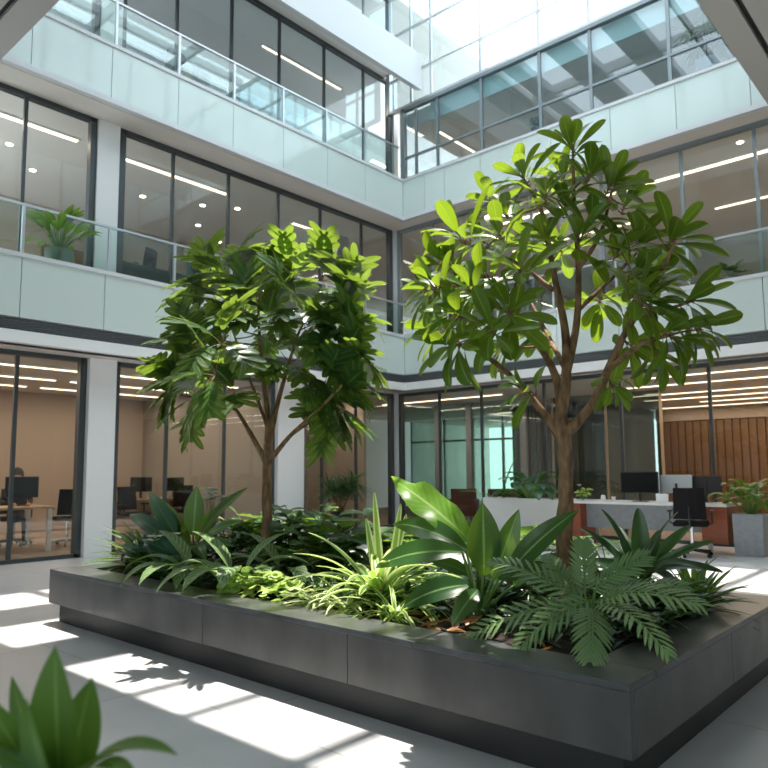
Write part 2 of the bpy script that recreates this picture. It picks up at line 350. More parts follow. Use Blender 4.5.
for i in range(18): mb.tube([(-10.6+i*.11, 17.5+.03*(i%2), 0), (-10.6+i*.11, 17.5+.03*(i%2), 3.1)], .06, 8)
tag(mb.build('curtain', 'curtain', smooth=True), 'floor length grey curtain hanging in the back office', 'curtain')
g = MB(); g.box(-8.6, -5.9, 16.0, 16.02, 0, 3.1); f = MB()
for x in (-8.6, -7.2, -5.9): f.box(x, x+.05, 15.98, 16.04, 0, 3.1)
w = struct('window_30', f, 'lwood'); struct('pane', g, glass('smoked_glass', (.5,.56,.54), 1.0), w)
mk('wall_back.003', 'taupe', (-8.7, -8.3, 18.5, 22, 0, 3.1), (-10.6, -8.3, 18.4, 18.5, 0, 3.1))
f = MB(); g = MB()
for x in (-16.5, -15, -13.8, -12.6, -11.6, -10.7): f.box(x, x+.07, 20, 20.08, 0, 3.1)
f.box(-16.5, -10.7, 20, 20.08, 2.3, 2.37); g.box(-16.5, -10.7, 20.03, 20.05, 0, 3.1)
w = struct('window_31', f, 'frame2'); struct('pane', g, glass('green_tinted_glass', (.62,.7,.65), 1.0), w)
mk('wall_back.004', 'white', (-17.2, -17, 2.2, 26, 0, 13.1))
# glazed meeting room in back left
g = MB(); g.box(-13.2, -9.2, 15.5, 15.52, 0, 3.1); f = MB()
for x in (-13.2, -11.9, -10.85, -9.2): f.box(x, x+.16, 15.46, 15.56, 0, 3.1)
w = struct('window_32', f, 'potgrey'); struct('pane', g, glass('pale_green_glass', (.76,.87,.83), 1.0), w)
# first floor
mk('wall_left.004', 'beige', (-15.6, -15.5, 2.2, 12.8, 4.0, 7.15)); mk('wall_left.005', 'wood', (-15.5, -15.42, 2.4, 4.4, 4.0, 6.4), (-15.5, -15.42, 6.2, 7.4, 4.0, 6.3))
mk('wall_back.005', 'taupe', (-15, XE, 19, 19.1, 4.0, 7.15)); mk('wall_left.006', 'bluegrey', (-12.6, -12.1, 11.9, 12.3, 4.0, 7.15))
# second floor: outer windows towards daylight
mk('wall_left.007', 'taupe', (-15.6, -15.5, 2.2, 6.4, 7.9, 10.98)); mk('wall_back.006', 'bluegrey', (-15, -7.2, 16.5, 16.6, 7.9, 9.55))
f = MB()
for i in range(8): f.box(-15.6, -15.5, 6.4+i*.95, 6.48+i*.95, 7.9, 10.98)
f.box(-15.6, -15.5, 6.4, 13, 9.1, 9.17)
w = struct('window_33', f, 'frame2'); g = MB(); g.box(-15.56, -15.54, 6.4, 13, 7.9, 10.98); struct('pane', g, 'glass', w)
# ------------------------------------------------------------------ balustrades
def balustrade(name, label, pts, ztop, z0, posts, ax):
    t = thing(name, label, 'balustrade', (pts[0][0], pts[0][1], z0), group='glass balcony balustrades')
    def loc(p): return (p[0]-pts[0][0], p[1]-pts[0][1])
    (x0, y0), (x1, y1) = loc(pts[0]), loc(pts[1]); h = ztop-z0
    mb = MB(); 
    if ax == 0: mb.box(-.02, .02, y0, y1, h-.035, h)
    else: mb.box(x0, x1, -.02, .02, h-.035, h)
    mb.build('handrail', 'silver', t)
    c = sorted([pts[0][1-ax if ax == 0 else 0]]+posts+[pts[1][1 if ax == 0 else 0]])
    off = pts[0][1] if ax == 0 else pts[0][0]
    for a_, b_ in zip(c[:-1], c[1:]):
        g = MB()
        if ax == 0: g.box(-.007, .007, a_-off+.02, b_-off-.02, 0, h-.035)
        else: g.box(a_-off+.02, b_-off-.02, -.007, .007, 0, h-.035)
        g.build('glass_panel', 'rail', t)
    for p in posts:
        g = MB()
        if ax == 0: g.box(-.02, .02, p-off-.02, p-off+.02, 0, h-.035)
        else: g.box(p-off-.02, p-off+.02, -.02, .02, 0, h-.035)
        g.build('post', 'silver', t)
LP = [3.94, 5.25, 6.42, 7.6, 8.8, 10.0, 11.2]
balustrade('glass_balustrade', 'glass balustrade with metal handrail along the left first floor balcony', [(-10.5, 2.2), (-10.5, 12.5)], 5.22, 4.0, LP, 0)
balustrade('glass_balustrade.001', 'glass balustrade with metal handrail along the left second floor balcony', [(-10.5, 2.2), (-10.5, 12.4)], 9.05, 7.9, LP, 0)
balustrade('glass_balustrade.002', 'glass balustrade along the back first floor balcony, behind the big tree', [(-10.5, 12.52), (XE, 12.52)], 5.22, 4.0, [-9.2, -7.9, -6.6, -5.3, -4.0, -2.7, -1.4], 1)
# ------------------------------------------------------------------ lamps
def linlight(x0, x1, y0, y1, z, label, group):
    t = thing('linear_ceiling_light', label, 'ceiling light', ((x0+x1)/2, (y0+y1)/2, z), group=group)
    cx, cy_ = (x0+x1)/2, (y0+y1)/2
    a = MB(); a.box(x0-cx-.02, x1-cx+.02, y0-cy_-.02, y1-cy_+.02, -.03, 0); a.build('housing', 'white', t)
    b = MB(); b.box(x0-cx, x1-cx, y0-cy_, y1-cy_, -.045, -.03); b.build('diffuser', 'lamp', t)
    al = bpy.data.lights.new('tube', 'AREA'); al.shape = 'RECTANGLE'; al.size = max(.12, x1-x0); al.size_y = max(.12, y1-y0); al.energy = 7.5*max(x1-x0, y1-y0); al.color = (1,.78,.6)
    lo = bpy.data.objects.new('tube', al); COL.objects.link(lo); lo.parent = t; lo.location = (0,0,-.06)
Z1 = 3.13
G1 = 'linear lights in the left ground floor office'
for x, w, o in ((-12.3, .07, 'nearest the glass'), (-13.8, .07, 'in the middle of the room'), (-15.2, .07, 'closest to the rear wall')):
    for (y0, y1, s) in ((2.4, 5.9, 'left'), (6.2, 9.1, 'right')):
        linlight(x-w/2, x+w/2, y0, y1, Z1, 'warm strip light, %s half of left ground office, %s' % (s, o), G1)
linlight(-12.3, -12.23, 9.8, 12.4, Z1, 'warm strip light over the dark corner room behind the potted palm', G1)
G2 = 'linear lights in the back ground floor office'
for y, x0, o in ((13.9, -5.3, 'nearest'), (15.3, -6.5, 'second nearest'), (17.2, -7.3, 'third nearest'), (18.5, -7.2, 'fourth nearest'), (19.8, -6.2, 'fifth nearest'), (21.2, -7.8, 'farthest from')):
    linlight(x0, XE-.1, y-.03, y+.03, Z1, 'warm strip light %s the glass above the reception desk' % (o), G2)
linlight(-12.8, -9.0, 14.3, 14.37, Z1, 'warm strip light over the meeting room at the back corner', G2)
linlight(-12.1, -11.2, 19.0, 19.06, Z1, 'short strip light before the pale green far window', G2)
G3 = 'linear lights on the first floor'
linlight(-11.94, -11.86, 2.6, 5.3, 7.15, 'warm strip light on first floor ceiling above the green potted plant', G3)
linlight(-12.0, -11.92, 5.95, 8.5, 7.15, 'warm strip light on first floor ceiling above the dark sofa', G3)
linlight(-12.3, -12.22, 10.6, 12.4, 7.15, 'warm strip light in the first floor corner', G3)
linlight(-8.8, -2.0, 13.95, 14.05, 7.15, 'warm strip light, nearest glass, back first floor ceiling', G3)
linlight(-4.6, -1.5, 16.4, 16.47, 7.15, 'thin warm strip light deeper in the back first floor', G3)
linlight(-9.6, -6.0, 16.0, 16.06, 7.15, 'thin strip light deep in back first floor, behind the big tree', G3)
linlight(-9.9, -9.84, 13.2, 16.0, 9.55, 'strip light on the second floor ceiling by the back corner', G3)
linlight(-12.1, -12.05, 9.5, 12.0, 10.98, 'strip light on left second floor ceiling near the corner', G3)
linlight(-13.1, -13.05, 2.8, 6.0, 10.98, 'strip light on left second floor ceiling near the dark chairs', G3)
d0 = None
for i, (x, y, l) in enumerate(((-12.94, 4.56, 'larger, above the green potted plant'), (-13.76, 5.29, 'farther in, above the plant'), (-14.05, 9.2, 'left one of the inner pair'), (-14.71, 10.26, 'farthest inside, right'),
                     (-12.5, 9.18, 'single one nearest the column side'), (-12.9, 8.55, 'right of the strip light end'), (-13.4, 7.4, 'over the dark sofa'), (-3.26, 13.35, 'alone at right, above the back balcony'))):
    if d0 is None:
        d0 = thing('downlight', '', 'downlight', (x, y, 7.15)); a = MB(); a.lathe([(.075,-.012),(.075,0)], 16); a.build('ring', 'white', d0); a = MB(); a.lathe([(.055,-.02),(.055,-.012)], 16); a.build('lens', 'down', d0); o = d0
    else: o = dup(d0, (x, y, 7.15))
    tag(o, 'round recessed first floor downlight, '+l, 'downlight', 'recessed downlights')
# ------------------------------------------------------------------ leaves
def prof_fn(kind):
    a, b = dict(obov=(1.05,.55), lance=(.75,.95), ovate=(.5,.85), strap=(.22,.5), ellip=(.7,.7), lobe=(.4,.45))[kind]
    mx = (a/(a+b))**a*(b/(a+b))**b
    return lambda t: (max(t, 0)**a*max(1-t, 0)**b)/mx
PF = {k: prof_fn(k) for k in ('obov','lance','ovate','strap','ellip','lobe')}
def ortho(d, n):
    d = d.normalized(); n = n-d*n.dot(d)
    if n.length < 1e-4: n = d.orthogonal()
    return d, n.normalized()
def leaf(mb, base, d, n, L, W, kind='lance', droop=.6, fold=.25, ns=7, r=None, wave=0., late=False):
    """a single curved blade: spine bends away from n, edges lifted by fold"""
    d, n = ortho(V(d), V(n)); p = V(base); r = random.random() if r is None else r
    pf = PF[kind]; vs = []; uv = []; fs = []; st = L/ns; us = (-1, -.5, 0, .5, 1); ph = random.random()*6
    tt = [1-(1-i/ns)**1.45 for i in range(ns+1)]
    for i in range(ns+1):
        t = tt[i]; s = d.cross(n); w = W/2*pf(min(max(t, .03), .995 if i == ns else 1))
        if i == ns: w = W*.012
        for u in us:
            z = abs(u)*fold*w+(wave*W*math.sin(t*17+ph+(2 if u > 0 else 0))*abs(u)*abs(u) if wave else 0)
            vs.append(p+s*(u*w)+n*z); uv.append((u, t))
        dt = (tt[i+1]-t) if i < ns else 0; a = droop*dt*(2*t if late else 1)
        dn = d*math.cos(a)-n*math.sin(a); n = n*math.cos(a)+d*math.sin(a); d = dn
        p = p+d*(L*dt)
    for i in range(ns):
        for j in range(4): fs.append((i*5+j, i*5+j+1, i*5+6+j, i*5+5+j))
    mb.add(vs, fs, uv, r); return p
def pinnate(mb, base, d, n, L, W, pairs, lw, droop=.5, a0=1.15, a1=.55, kind='lance', r=None, core=.1, fold=.2, start=.12, ldroop=.35, shape='ellip', stemw=None):
    """frond / lobed leaf: narrow core plus paired lobes set along the curved midrib"""
    d, n = ortho(V(d), V(n)); p = V(base); r = random.random() if r is None else r
    N = pairs*2+2; st = L/N; pts = [(p.copy(), d.copy(), n.copy())]
    for i in range(N):
        a = droop/N; dn = d*math.cos(a)-n*math.sin(a); n = n*math.cos(a)+d*math.sin(a); d = dn; p = p+d*st; pts.append((p.copy(), d.copy(), n.copy()))
    if core: leaf(mb, base, pts[0][1], pts[0][2], L*.98, W*core*2, 'ellip', droop, .15, max(6, pairs), r)
    for k in range(pairs):
        t = start+(1-start)*k/pairs; q, dd, nn = pts[min(N, int(round(t*N)))]
        ang = a0+(a1-a0)*t+random.uniform(-.06, .06); l = W*.5*PF[shape](.12+.8*t)*1.02/max(.6, math.sin(ang)); s = dd.cross(nn)
        for sg in (-1, 1):
            ld = dd*math.cos(ang)+s*sg*math.sin(ang)+nn*.12
            leaf(mb, q, ld, nn, l*random.uniform(.93, 1.05), lw*(.7+.3*PF[shape](.1+.8*t)), kind, ldroop, fold, 4, r)
    q, dd, nn = pts[int(N*.93)]
    leaf(mb, q, dd, nn, W*.22, lw*1.2, kind, ldroop, fold, 4, r)
    return pts
UP = V((0, 0, 1))
def rv(s=1): return V((random.uniform(-s, s), random.uniform(-s, s), random.uniform(-s, s)))
def dirv(az, el): return V((math.cos(az)*math.cos(el), math.sin(az)*math.cos(el), math.sin(el)))
def bez(a, b, c, n=6): return [a*(1-t)**2+b*2*t*(1-t)+c*t*t for t in (i/n for i in range(n+1))]
# ------------------------------------------------------------------ trees
def tree(name, label, base, trunk, limbs, clusters, leafer, leafm, tr0):
    root = thing(name, label, 'tree', base); O = V(base)
    tb = MB(); nodes = []
    pts = []; R = []
    for i, (p, r) in enumerate(trunk): pts.append(V(p)); R.append(r)
    dense = []; dr = []
    for i in range(len(pts)-1):
        for k in range(4):
            t = k/4; dense.append(pts[i].lerp(pts[i+1], t)+V((random.uniform(-1,1), random.uniform(-1,1), 0))*.006); dr.append((R[i]*(1-t)+R[i+1]*t)*random.uniform(.93, 1.07))
    dense.append(pts[-1]); dr.append(R[-1]); tb.tube(dense, dr, 12)
    for lb in limbs:
        P_ = [V(q) for q, _ in lb]; r_ = [x for _, x in lb]; dd = []; rr = []
        for i in range(len(P_)-1):
            p0, p1, p2, p3 = P_[max(i-1, 0)], P_[i], P_[i+1], P_[min(i+2, len(P_)-1)]
            for k in range(5):
                t = k/5; dd.append(.5*((2*p1)+(p2-p0)*t+(2*p0-5*p1+4*p2-p3)*t*t+(3*p1-p0-3*p2+p3)*t**3)); rr.append(r_[i]*(1-t)+r_[i+1]*t)
        dd.append(P_[-1]); rr.append(r_[-1]); tb.tube(dd, rr, 8); nodes += list(zip(dd[2:], rr[2:]))
    tb.v = [V(v)-O for v in tb.v]
    tw = MB(); lf = MB()
    for c in sorted(clusters, key=lambda c: (V(c[0])-pts[-1]).length):
        c0, ax = V(c[0]), V(c[1]).normalized(); args = c[2:]
        best = min(nodes, key=lambda q: (q[0]-c0).length+max(0, q[0].z-c0.z)*1.5+(.0 if q[1] > .006 else .05))
        q, r = best; mid = q.lerp(c0, .5)-ax*.08*(c0-q).length+rv(.03)
        bz = bez(q, mid, c0); r0 = min(r*.75, .011); tw.tube(bz, [r0*(1-.55*i/6) for i in range(7)], 6)
        nodes += [(b, r0*.8) for b in bz[3:]]
        leafer(lf, tw, c0, ax, *args)
    lf.v = [V(v)-O for v in lf.v]; tb.add([V(v)-O for v in tw.v], tw.f); tb.build('trunk', 'bark', root, smooth=True); lf.build('foliage', leafm, root, smooth=True)
    return root
def whorl(lf, tw, c, ax, n=12, L=.34, W=.115, spread=1.15, r=None):
    ax, e1 = ortho(ax, rv()); e2 = ax.cross(e1); a0 = random.random()*6
    for i in range(n):
        a = a0+i*2.4; k = i/n; sp = spread*(.35+.75*k)*random.uniform(.85, 1.12); d = ax*math.cos(sp)+(e1*math.cos(a)+e2*math.sin(a))*math.sin(sp)
        d = d+V((0,0,-.12)); b = c-ax*.09*k; nn = (ax*.7+UP*.6)
        l = L*.82*random.uniform(.78, 1.1)*(.65+.35*min(1, k*2)); st = b+d.normalized()*.03
        tw.tube([b, st], [.005, .003], 4, False)
        leaf(lf, st, d, nn+rv(.25), l, W*.8*random.uniform(.85, 1.1), 'obov', random.uniform(.15, .8), .28, 7, min(1, max(0, (random.random()*.7+.3*(1-k)))) if r is None else r)
Yc = 4.0
def T(px, py, y=Yc): return at(px, py, 1, y)
random.seed(11)
def clus(lst, f, Lk, dep):
    out = []
    return out
Bx = V((-2.08, 4.0, .42)); fk = T(563, 432)
trunkR = [(Bx, .062), (V((-2.09, 4.0, .9)), .052), (T(567, 470), .047), (fk, .05), (T(560, 415), .043)]
limbsR = [
 [(T(562, 440), .036), (T(545, 415, 3.95), .026), (T(515, 380, 3.85), .019), (T(480, 352, 3.5), .014), (T(452, 343, 3.05), .009)],
 [(T(561, 425), .034), (T(558, 385, 4.0), .028), (T(545, 355, 3.9), .021), (T(520, 325, 3.5), .015), (T(507, 312, 3.15), .01)],
 [(T(560, 420), .04), (T(566, 380), .033), (T(565, 330, 4.05), .027), (T(553, 270, 4.05), .02), (T(543, 215, 4.0), .014), (T(524, 180, 3.95), .009)],
 [(T(566, 375), .03), (T(577, 320, 4.1), .023), (T(578, 260, 4.1), .018), (T(574, 200, 4.1), .013), (T(573, 150, 4.1), .008)],
 [(T(565, 435), .036), (T(592, 405, 4.0), .03), (T(610, 365, 3.95), .024), (T(632, 320, 3.95), .018), (T(660, 275, 3.9), .013), (T(676, 238, 3.9), .008)],
 [(T(608, 370, 3.95), .02), (T(640, 345, 3.8), .014), (T(670, 335, 3.7), .009)],
 [(T(553, 290, 4.05), .018), (T(520, 265, 4.0), .013), (T(485, 250, 3.6), .009), (T(462, 242, 3.35), .007)],
 [(T(578, 270, 4.1), .016), (T(600, 235, 4.1), .012), (T(612, 190, 4.1), .008)],
 [(T(632, 320, 3.95), .014), (T(665, 310, 4.0), .01), (T(695, 300, 4.0), .007)],
 [(T(566, 370), .02), (T(545, 330, 4.4), .015), (T(530, 300, 4.6), .01)],
 [(T(578, 310, 4.1), .018), (T(610, 280, 4.5), .013), (T(640, 250, 4.7), .009)],
]
def cl(px, py, y, dx, dy, dz, n=10, L=.33, W=.11, sp=1.15):
    """cluster tip plus axis: dx right in the picture plane of the wall, dz up, dy towards the camera"""
    ax = cR*dx+UP*dz-V((cF.x, cF.y, 0))*dy
    return (T(px, py, y), ax, n, L, W, sp)
clR = [cl(450,346,3.0,-.8,.3,-.1,14,.34,.12,1.5), cl(508,312,3.1,-.2,.8,.1,14,.32,.12,1.5), cl(525,390,3.4,-.3,.1,.1,9,.26,.1), cl(458,238,3.3,-.9,.1,.35,13,.36,.115,1.25),
 cl(522,176,3.95,-.5,0,.8,13,.34,.1,1.2), cl(573,146,4.1,0,0,1,13,.32,.1,1.15), cl(612,184,4.1,.5,.1,.8,13,.33,.1,1.15), cl(676,237,3.9,.6,.1,.6,13,.33,.105,1.1),
 cl(694,300,4.0,.9,0,.25,12,.3,.085,1.1), cl(676,338,3.7,.5,.3,-.3,12,.3,.1,1.3), cl(612,385,3.9,.2,.3,-.5,8,.24,.09), cl(565,205,4.0,.1,.3,.9,11), cl(592,225,4.0,.3,.4,.7,11), cl(545,240,3.85,-.4,.5,.6,11),
 cl(560,175,4.3,-.2,-.3,.9,10), cl(505,215,4.0,-.6,.2,.6,11), cl(480,275,3.2,-.7,.2,.2,11), cl(520,270,3.3,-.4,.7,.3,11), cl(635,275,3.8,.5,.6,.4,11),
 cl(650,305,3.7,.6,.6,0,11), cl(640,240,4.1,.5,.1,.7,11), cl(540,330,4.5,-.3,-.5,.1,10), cl(500,350,4.1,-.5,-.1,-.3,9), cl(630,345,4.2,.4,-.3,-.1,10),
 cl(470,310,3.4,-.7,-.2,0,11), cl(600,300,4.6,.3,-.8,.3,10), cl(560,250,4.6,0,-.8,.5,10), cl(520,240,4.5,-.5,-.6,.5,10), cl(650,270,4.6,.5,-.7,.3,10), cl(490,200,4.2,-.6,-.2,.7,9), cl(590,175,4.1,.3,.3,.8,10),
 cl(700,330,3.9,.7,.2,-.4,9,.28,.09), cl(660,360,3.8,.3,.4,-.7,8,.26,.09), cl(440,265,3.2,-.8,0,0,11,.3), cl(625,205,4.3,.4,-.2,.8,10), cl(480,240,4.3,-.5,-.4,.4,10), cl(425,290,3.0,-.9,.1,.1,11,.28,.1), cl(470,290,2.95,-.4,.5,.2,11,.28,.1), cl(490,330,2.85,-.3,.6,.1,10,.26,.09), cl(620,250,3.9,.3,.5,.6,11), cl(655,280,4.2,.5,.2,.4,11), cl(635,310,4.0,.4,.6,.2,11), cl(580,240,3.7,.1,.8,.6,11), cl(640,295,3.6,.4,.8,.3,10), cl(500,235,3.6,-.5,.4,.6,11), cl(545,195,3.8,-.2,.5,.9,11), cl(430,330,3.3,-.9,.1,0,10,.3,.1), cl(455,315,2.75,-.5,.3,.1,9,.25,.085), cl(432,285,2.8,-.6,.2,.3,9,.25,.085)]
tree('broadleaf_tree', 'taller tree at right of the planter with paddle-shaped glossy leaves in whorls', (-2.08, 4.0, .36), trunkR, limbsR, clR, whorl, 'L_right', 0)
# left tree: lobed leaves on petioles
def lobed(lf, tw, c, ax, n=5, L=.42, W=.36, spread=1.1, r=None):
    ax, e1 = ortho(ax, rv()); e2 = ax.cross(e1); a0 = random.random()*6
    for i in range(n):
        a = a0+i*6.2832/n+random.uniform(-.3,.3); sp = spread*random.uniform(.6, 1.1); d = ax*math.cos(sp)+(e1*math.cos(a)+e2*math.sin(a))*math.sin(sp)
        pe = c+d*random.uniform(.08, .18)+V((0,0,.01)); tw.tube([c, c.lerp(pe, .5)+V((0,0,.01)), pe], [.005, .004, .003], 5, False)
        rr = random.random() if r is None else r; l = L*random.uniform(.75, 1.1)
        l *= .8; pinnate(lf, pe, d+V((0,0,-.1)), ax*.5+UP*.9+rv(.2), l, W*1.3*l/L*random.uniform(.9,1.1), 4, .078, random.uniform(.1,.7), 1.3, .5, 'lobe', rr, .26, .15, .16, .3, 'ellip')
def TL(px, py, y=4.15): return at(px, py, 1, y)
def cll(px, py, y, dx, dy, dz, n=5, L=.42, W=.36, sp=1.1):
    return (TL(267+(px-267)*.88, py-4, y+(.28 if px > 250 and y < 4.3 else 0)), cR*dx+UP*dz-V((cF.x, cF.y, 0))*dy, n, L, W, sp)
BL = TL(267, 530); BL.z = .42
trunkL = [(BL, .055), (TL(267, 500), .047), (TL(267, 470), .042), (TL(268, 445), .042)]
limbsL = [
 [(TL(267, 455), .034), (TL(268, 420), .028), (TL(264, 385, 4.1), .021), (TL(260, 345, 4.1), .015), (TL(258, 300, 4.1), .009)],
 [(TL(268, 450), .03), (TL(276, 410, 4.2), .024), (TL(287, 370, 4.25), .017), (TL(300, 330, 4.25), .011), (TL(315, 305, 4.25), .007)],
 [(TL(266, 462), .03), (TL(252, 436, 4.05), .022), (TL(236, 410, 3.95), .016), (TL(215, 385, 3.9), .011), (TL(190, 360, 3.85), .008)],
 [(TL(269, 462), .027), (TL(290, 436, 4.15), .02), (TL(318, 410, 4.1), .014), (TL(342, 385, 4.05), .009)],
 [(TL(267, 425), .02), (TL(250, 380, 4.3), .014), (TL(232, 330, 4.3), .009), (TL(215, 300, 4.3), .006)],
 [(TL(290, 436, 4.15), .014), (TL(315, 420, 4.3), .01), (TL(345, 412, 4.3), .007)],
 [(TL(236, 410, 3.95), .012), (TL(205, 400, 4.0), .009), (TL(180, 395, 4.0), .007)],
]
clL = [cll(262,275,4.1,0,0,1,6,.36,.3), cll(228,282,4.2,-.4,.2,.8,5), cll(292,280,4.1,.3,.1,.9,5), cll(330,285,4.2,.6,.1,.6,6), cll(200,292,4.2,-.7,.2,.5,6), cll(345,305,4.2,.8,0,.3,5),
 cll(308,318,3.9,.3,.6,.5,5), cll(240,320,4.0,-.3,.7,.5,5), cll(275,325,3.85,0,.9,.4,5), cll(220,345,3.9,-.5,.6,.3,5), cll(190,358,3.85,-.8,.4,.2,6,.44,.38), cll(172,385,3.9,-.9,.2,-.1,6), cll(208,380,3.4,-.5,.7,.1,5),
 cll(215,350,3.2,-.1,.9,.3,4), cll(292,368,3.85,.2,.8,.4,5,.42,.38), cll(325,350,4.0,.6,.5,.3,5), cll(345,375,4.05,.8,.3,.1,6), cll(330,395,4.0,.5,.6,-.1,5), cll(340,408,4.3,.7,0,0,6), cll(232,400,3.8,-.3,.6,.1,3),
 cll(188,402,4.0,-.6,.4,-.1,6), cll(305,375,3.8,.3,.8,.2,3), cll(280,300,4.6,.1,-.5,.8,5), cll(240,300,4.6,-.2,-.5,.8,5), cll(310,340,4.6,.5,-.6,.4,5), cll(215,360,4.4,-.5,-.5,.3,5), cll(355,350,4.3,.9,0,.2,4), cll(265,335,4.5,0,-.6,.6,4), cll(325,412,4.2,.3,.3,-.1,4), cll(185,375,4.3,-.7,.1,.3,5), cll(172,392,4.0,-.9,.1,.1,5), cll(230,310,4.0,-.3,.5,.7,5), cll(315,330,3.9,.4,.7,.3,5), cll(195,330,4.2,-.7,0,.5,5), cll(340,330,4.3,.8,-.1,.3,5), cll(255,300,3.9,0,.6,.8,4)]
random.seed(5)
tree('lobed_leaf_tree', 'smaller tree at left of the planter with deeply lobed feathery leaves', (BL.x, BL.y, .36), trunkL, limbsL, clL, lobed, 'L_left', 0)
# ------------------------------------------------------------------ planter
PX0, PX1, PY0, PY1, PZ, PB, RW = -6.46, -1.19, 2.78, 5.26, .457, .168, .27
pl = thing('stone_planter', 'long low dark stone planter with polished rim holding both trees', 'planter', (PX0, PY0, 0))
def rel(mb, o): mb.v = [V(v)-V(o) for v in mb.v]; return mb
o = (PX0, PY0, 0)
a = MB()
xs = [PX0, -4.1, -2.75, PX1]
for x0, x1 in zip(xs[:-1], xs[1:]): a.box(x0+.002, x1-.002, PY0, PY0+.04, PB, PZ-.03); a.box(x0+.002, x1-.002, PY1-.04, PY1, PB, PZ-.03)
for y0, y1 in ((PY0+.04, 4.1), (4.104, PY1-.04)): a.box(PX1-.04, PX1, y0, y1, PB, PZ-.03); a.box(PX0, PX0+.04, y0, y1, PB, PZ-.03)
a.box(PX0+.04, PX1-.04, PY0+.04, PY1-.04, PB, PB+.03); rel(a, o).build('side_panels', 'stone', pl, bevel=.003)
a = MB()
xs = [PX0, -4.4, -2.3, PX1]
for x0, x1 in zip(xs[:-1], xs[1:]): a.box(x0+.001, x1-.001, PY0, PY0+RW, PZ-.03, PZ); a.box(x0+.001, x1-.001, PY1-RW, PY1, PZ-.03, PZ)
a.box(PX0, PX0+RW, PY0+RW, PY1-RW, PZ-.03, PZ); a.box(PX1-RW, PX1, PY0+RW, PY1-RW, PZ-.03, PZ); rel(a, o).build('rim', 'stonetop', pl, bevel=.003)
a = MB(); a.box(PX0+.07, PX1-.07, PY0+.07, PY1-.07, 0, PB); rel(a, o).build('plinth', 'kick', pl)
a = MB()
nx, ny = 60, 28; vs = []; fs = []
for i in range(nx+1):
    for j in range(ny+1):
        vs.append((PX0+RW-.01+(PX1-PX0-2*RW+.02)*i/nx, PY0+RW-.01+(PY1-PY0-2*RW+.02)*j/ny, .40+random.uniform(0,.03)))
for i in range(nx):
    for j in range(ny): fs.append((i*(ny+1)+j, (i+1)*(ny+1)+j, (i+1)*(ny+1)+j+1, i*(ny+1)+j+1))
a.add(vs, fs); o_ = rel(a, o).build('soil_bed', 'soil', pl); o_['kind'] = 'stuff'
# ------------------------------------------------------------------ planting
def plant(name, label, cat, loc, parts, group=None, sc=1.):
    """parts = [(child name, material, MB)] in local coordinates"""
    t = thing(name, label, cat, loc, group=group); t.scale = (sc,)*3
    for n, m, b in parts:
        if b.v: b.build(n, m, t, smooth=True)
    return t
def strap(n, L, W, el0, el1, droop, kind='strap', fold=.35, ns=9, lo=.02, late=False, az=None):
    b = MB()
    for i in range(n):
        k = i/max(1, n-1); a = i*2.39996+random.uniform(-.3,.3) if az is None else az[0]+(az[1]-az[0])*random.random()
        el = el0+(el1-el0)*k+random.uniform(-.12,.12); l = L*random.uniform(.75,1.1)
        d = dirv(a, el); leaf(b, V((math.cos(a)*lo, math.sin(a)*lo, random.uniform(0,.03))), d, UP if el < 1.4 else dirv(a+3.14, .3), l, W*random.uniform(.85,1.1), kind, droop*random.uniform(.7,1.25), fold, ns, late=late)
    return b
def broad(specs, W, kind='ovate', st=.006, wave=0., fold=.2):
    """specs: (azimuth, elevation, petiole length, blade length, droop)"""
    b = MB(); s = MB()
    for az, el, pl_, L, dr, *w in specs:
        d = dirv(az, el); p0 = V((math.cos(az)*.02, math.sin(az)*.02, 0)); p1 = p0+dirv(az, min(1.5, el+.25))*pl_*.5; p2 = p1+d*pl_*.5
        s.tube(bez(p0, p1, p2, 5), [st*1.5, st*1.4, st*1.3, st*1.1, st, st*.8], 6, False)
        leaf(b, p2, d, UP if el < 1.3 else dirv(az+3.14, .4), L, (w[0] if w else W), kind, dr, fold, 11, wave=wave)
    return b, s
def bush(n, h, sp, L, W, kind='ovate', per=9, up=.6):
    b = MB(); s = MB()
    for i in range(n):
        az = i*2.4+random.random(); tip = V((math.cos(az)*sp*random.uniform(.3,1), math.sin(az)*sp*random.uniform(.3,1), h*random.uniform(.6,1.05)))
        bz = bez(V((0,0,0)), V((tip.x*.3, tip.y*.3, tip.z*.7)), tip, per); s.tube(bz, [.006*(1-.07*j) for j in range(len(bz))], 5, False)
        for j in range(2, per+1):
            a = az+j*2.4; d = dirv(a, random.uniform(-.1, up)); leaf(b, bz[j], d, UP+rv(.35), L*random.uniform(.7,1.15), W*random.uniform(.8,1.1), kind, random.uniform(.2,.8), .2, 5)
    return b, s
ZS = .42
def P2(px, y, z=ZS): # point at soil height for given world y and picture column
    q = at(px, 560, 1, y); return (max(q.x, PX0+.4), y, z)
AC = math.atan2(-cF.y, -cF.x)      # azimuth towards the camera
AR = math.atan2(cR.y, cR.x)        # azimuth to the right
AL = AR+math.pi
random.seed(21)
# far left strappy bush
plant('spider_plant', 'bright green strappy plant spilling over the far left planter corner', 'plant', P2(122, 3.5), [('leaves', 'L_mid', strap(70, .36, .034, .3, 1.35, .75, 'strap'))], sc=1.5)
plant('spider_plant', 'low olive strappy plant at the planter front under the blue-green leaves', 'plant', P2(160, 3.25), [('leaves', 'L_mid', strap(50, .3, .03, .25, 1.2, 1.1, 'strap'))], sc=1.1)
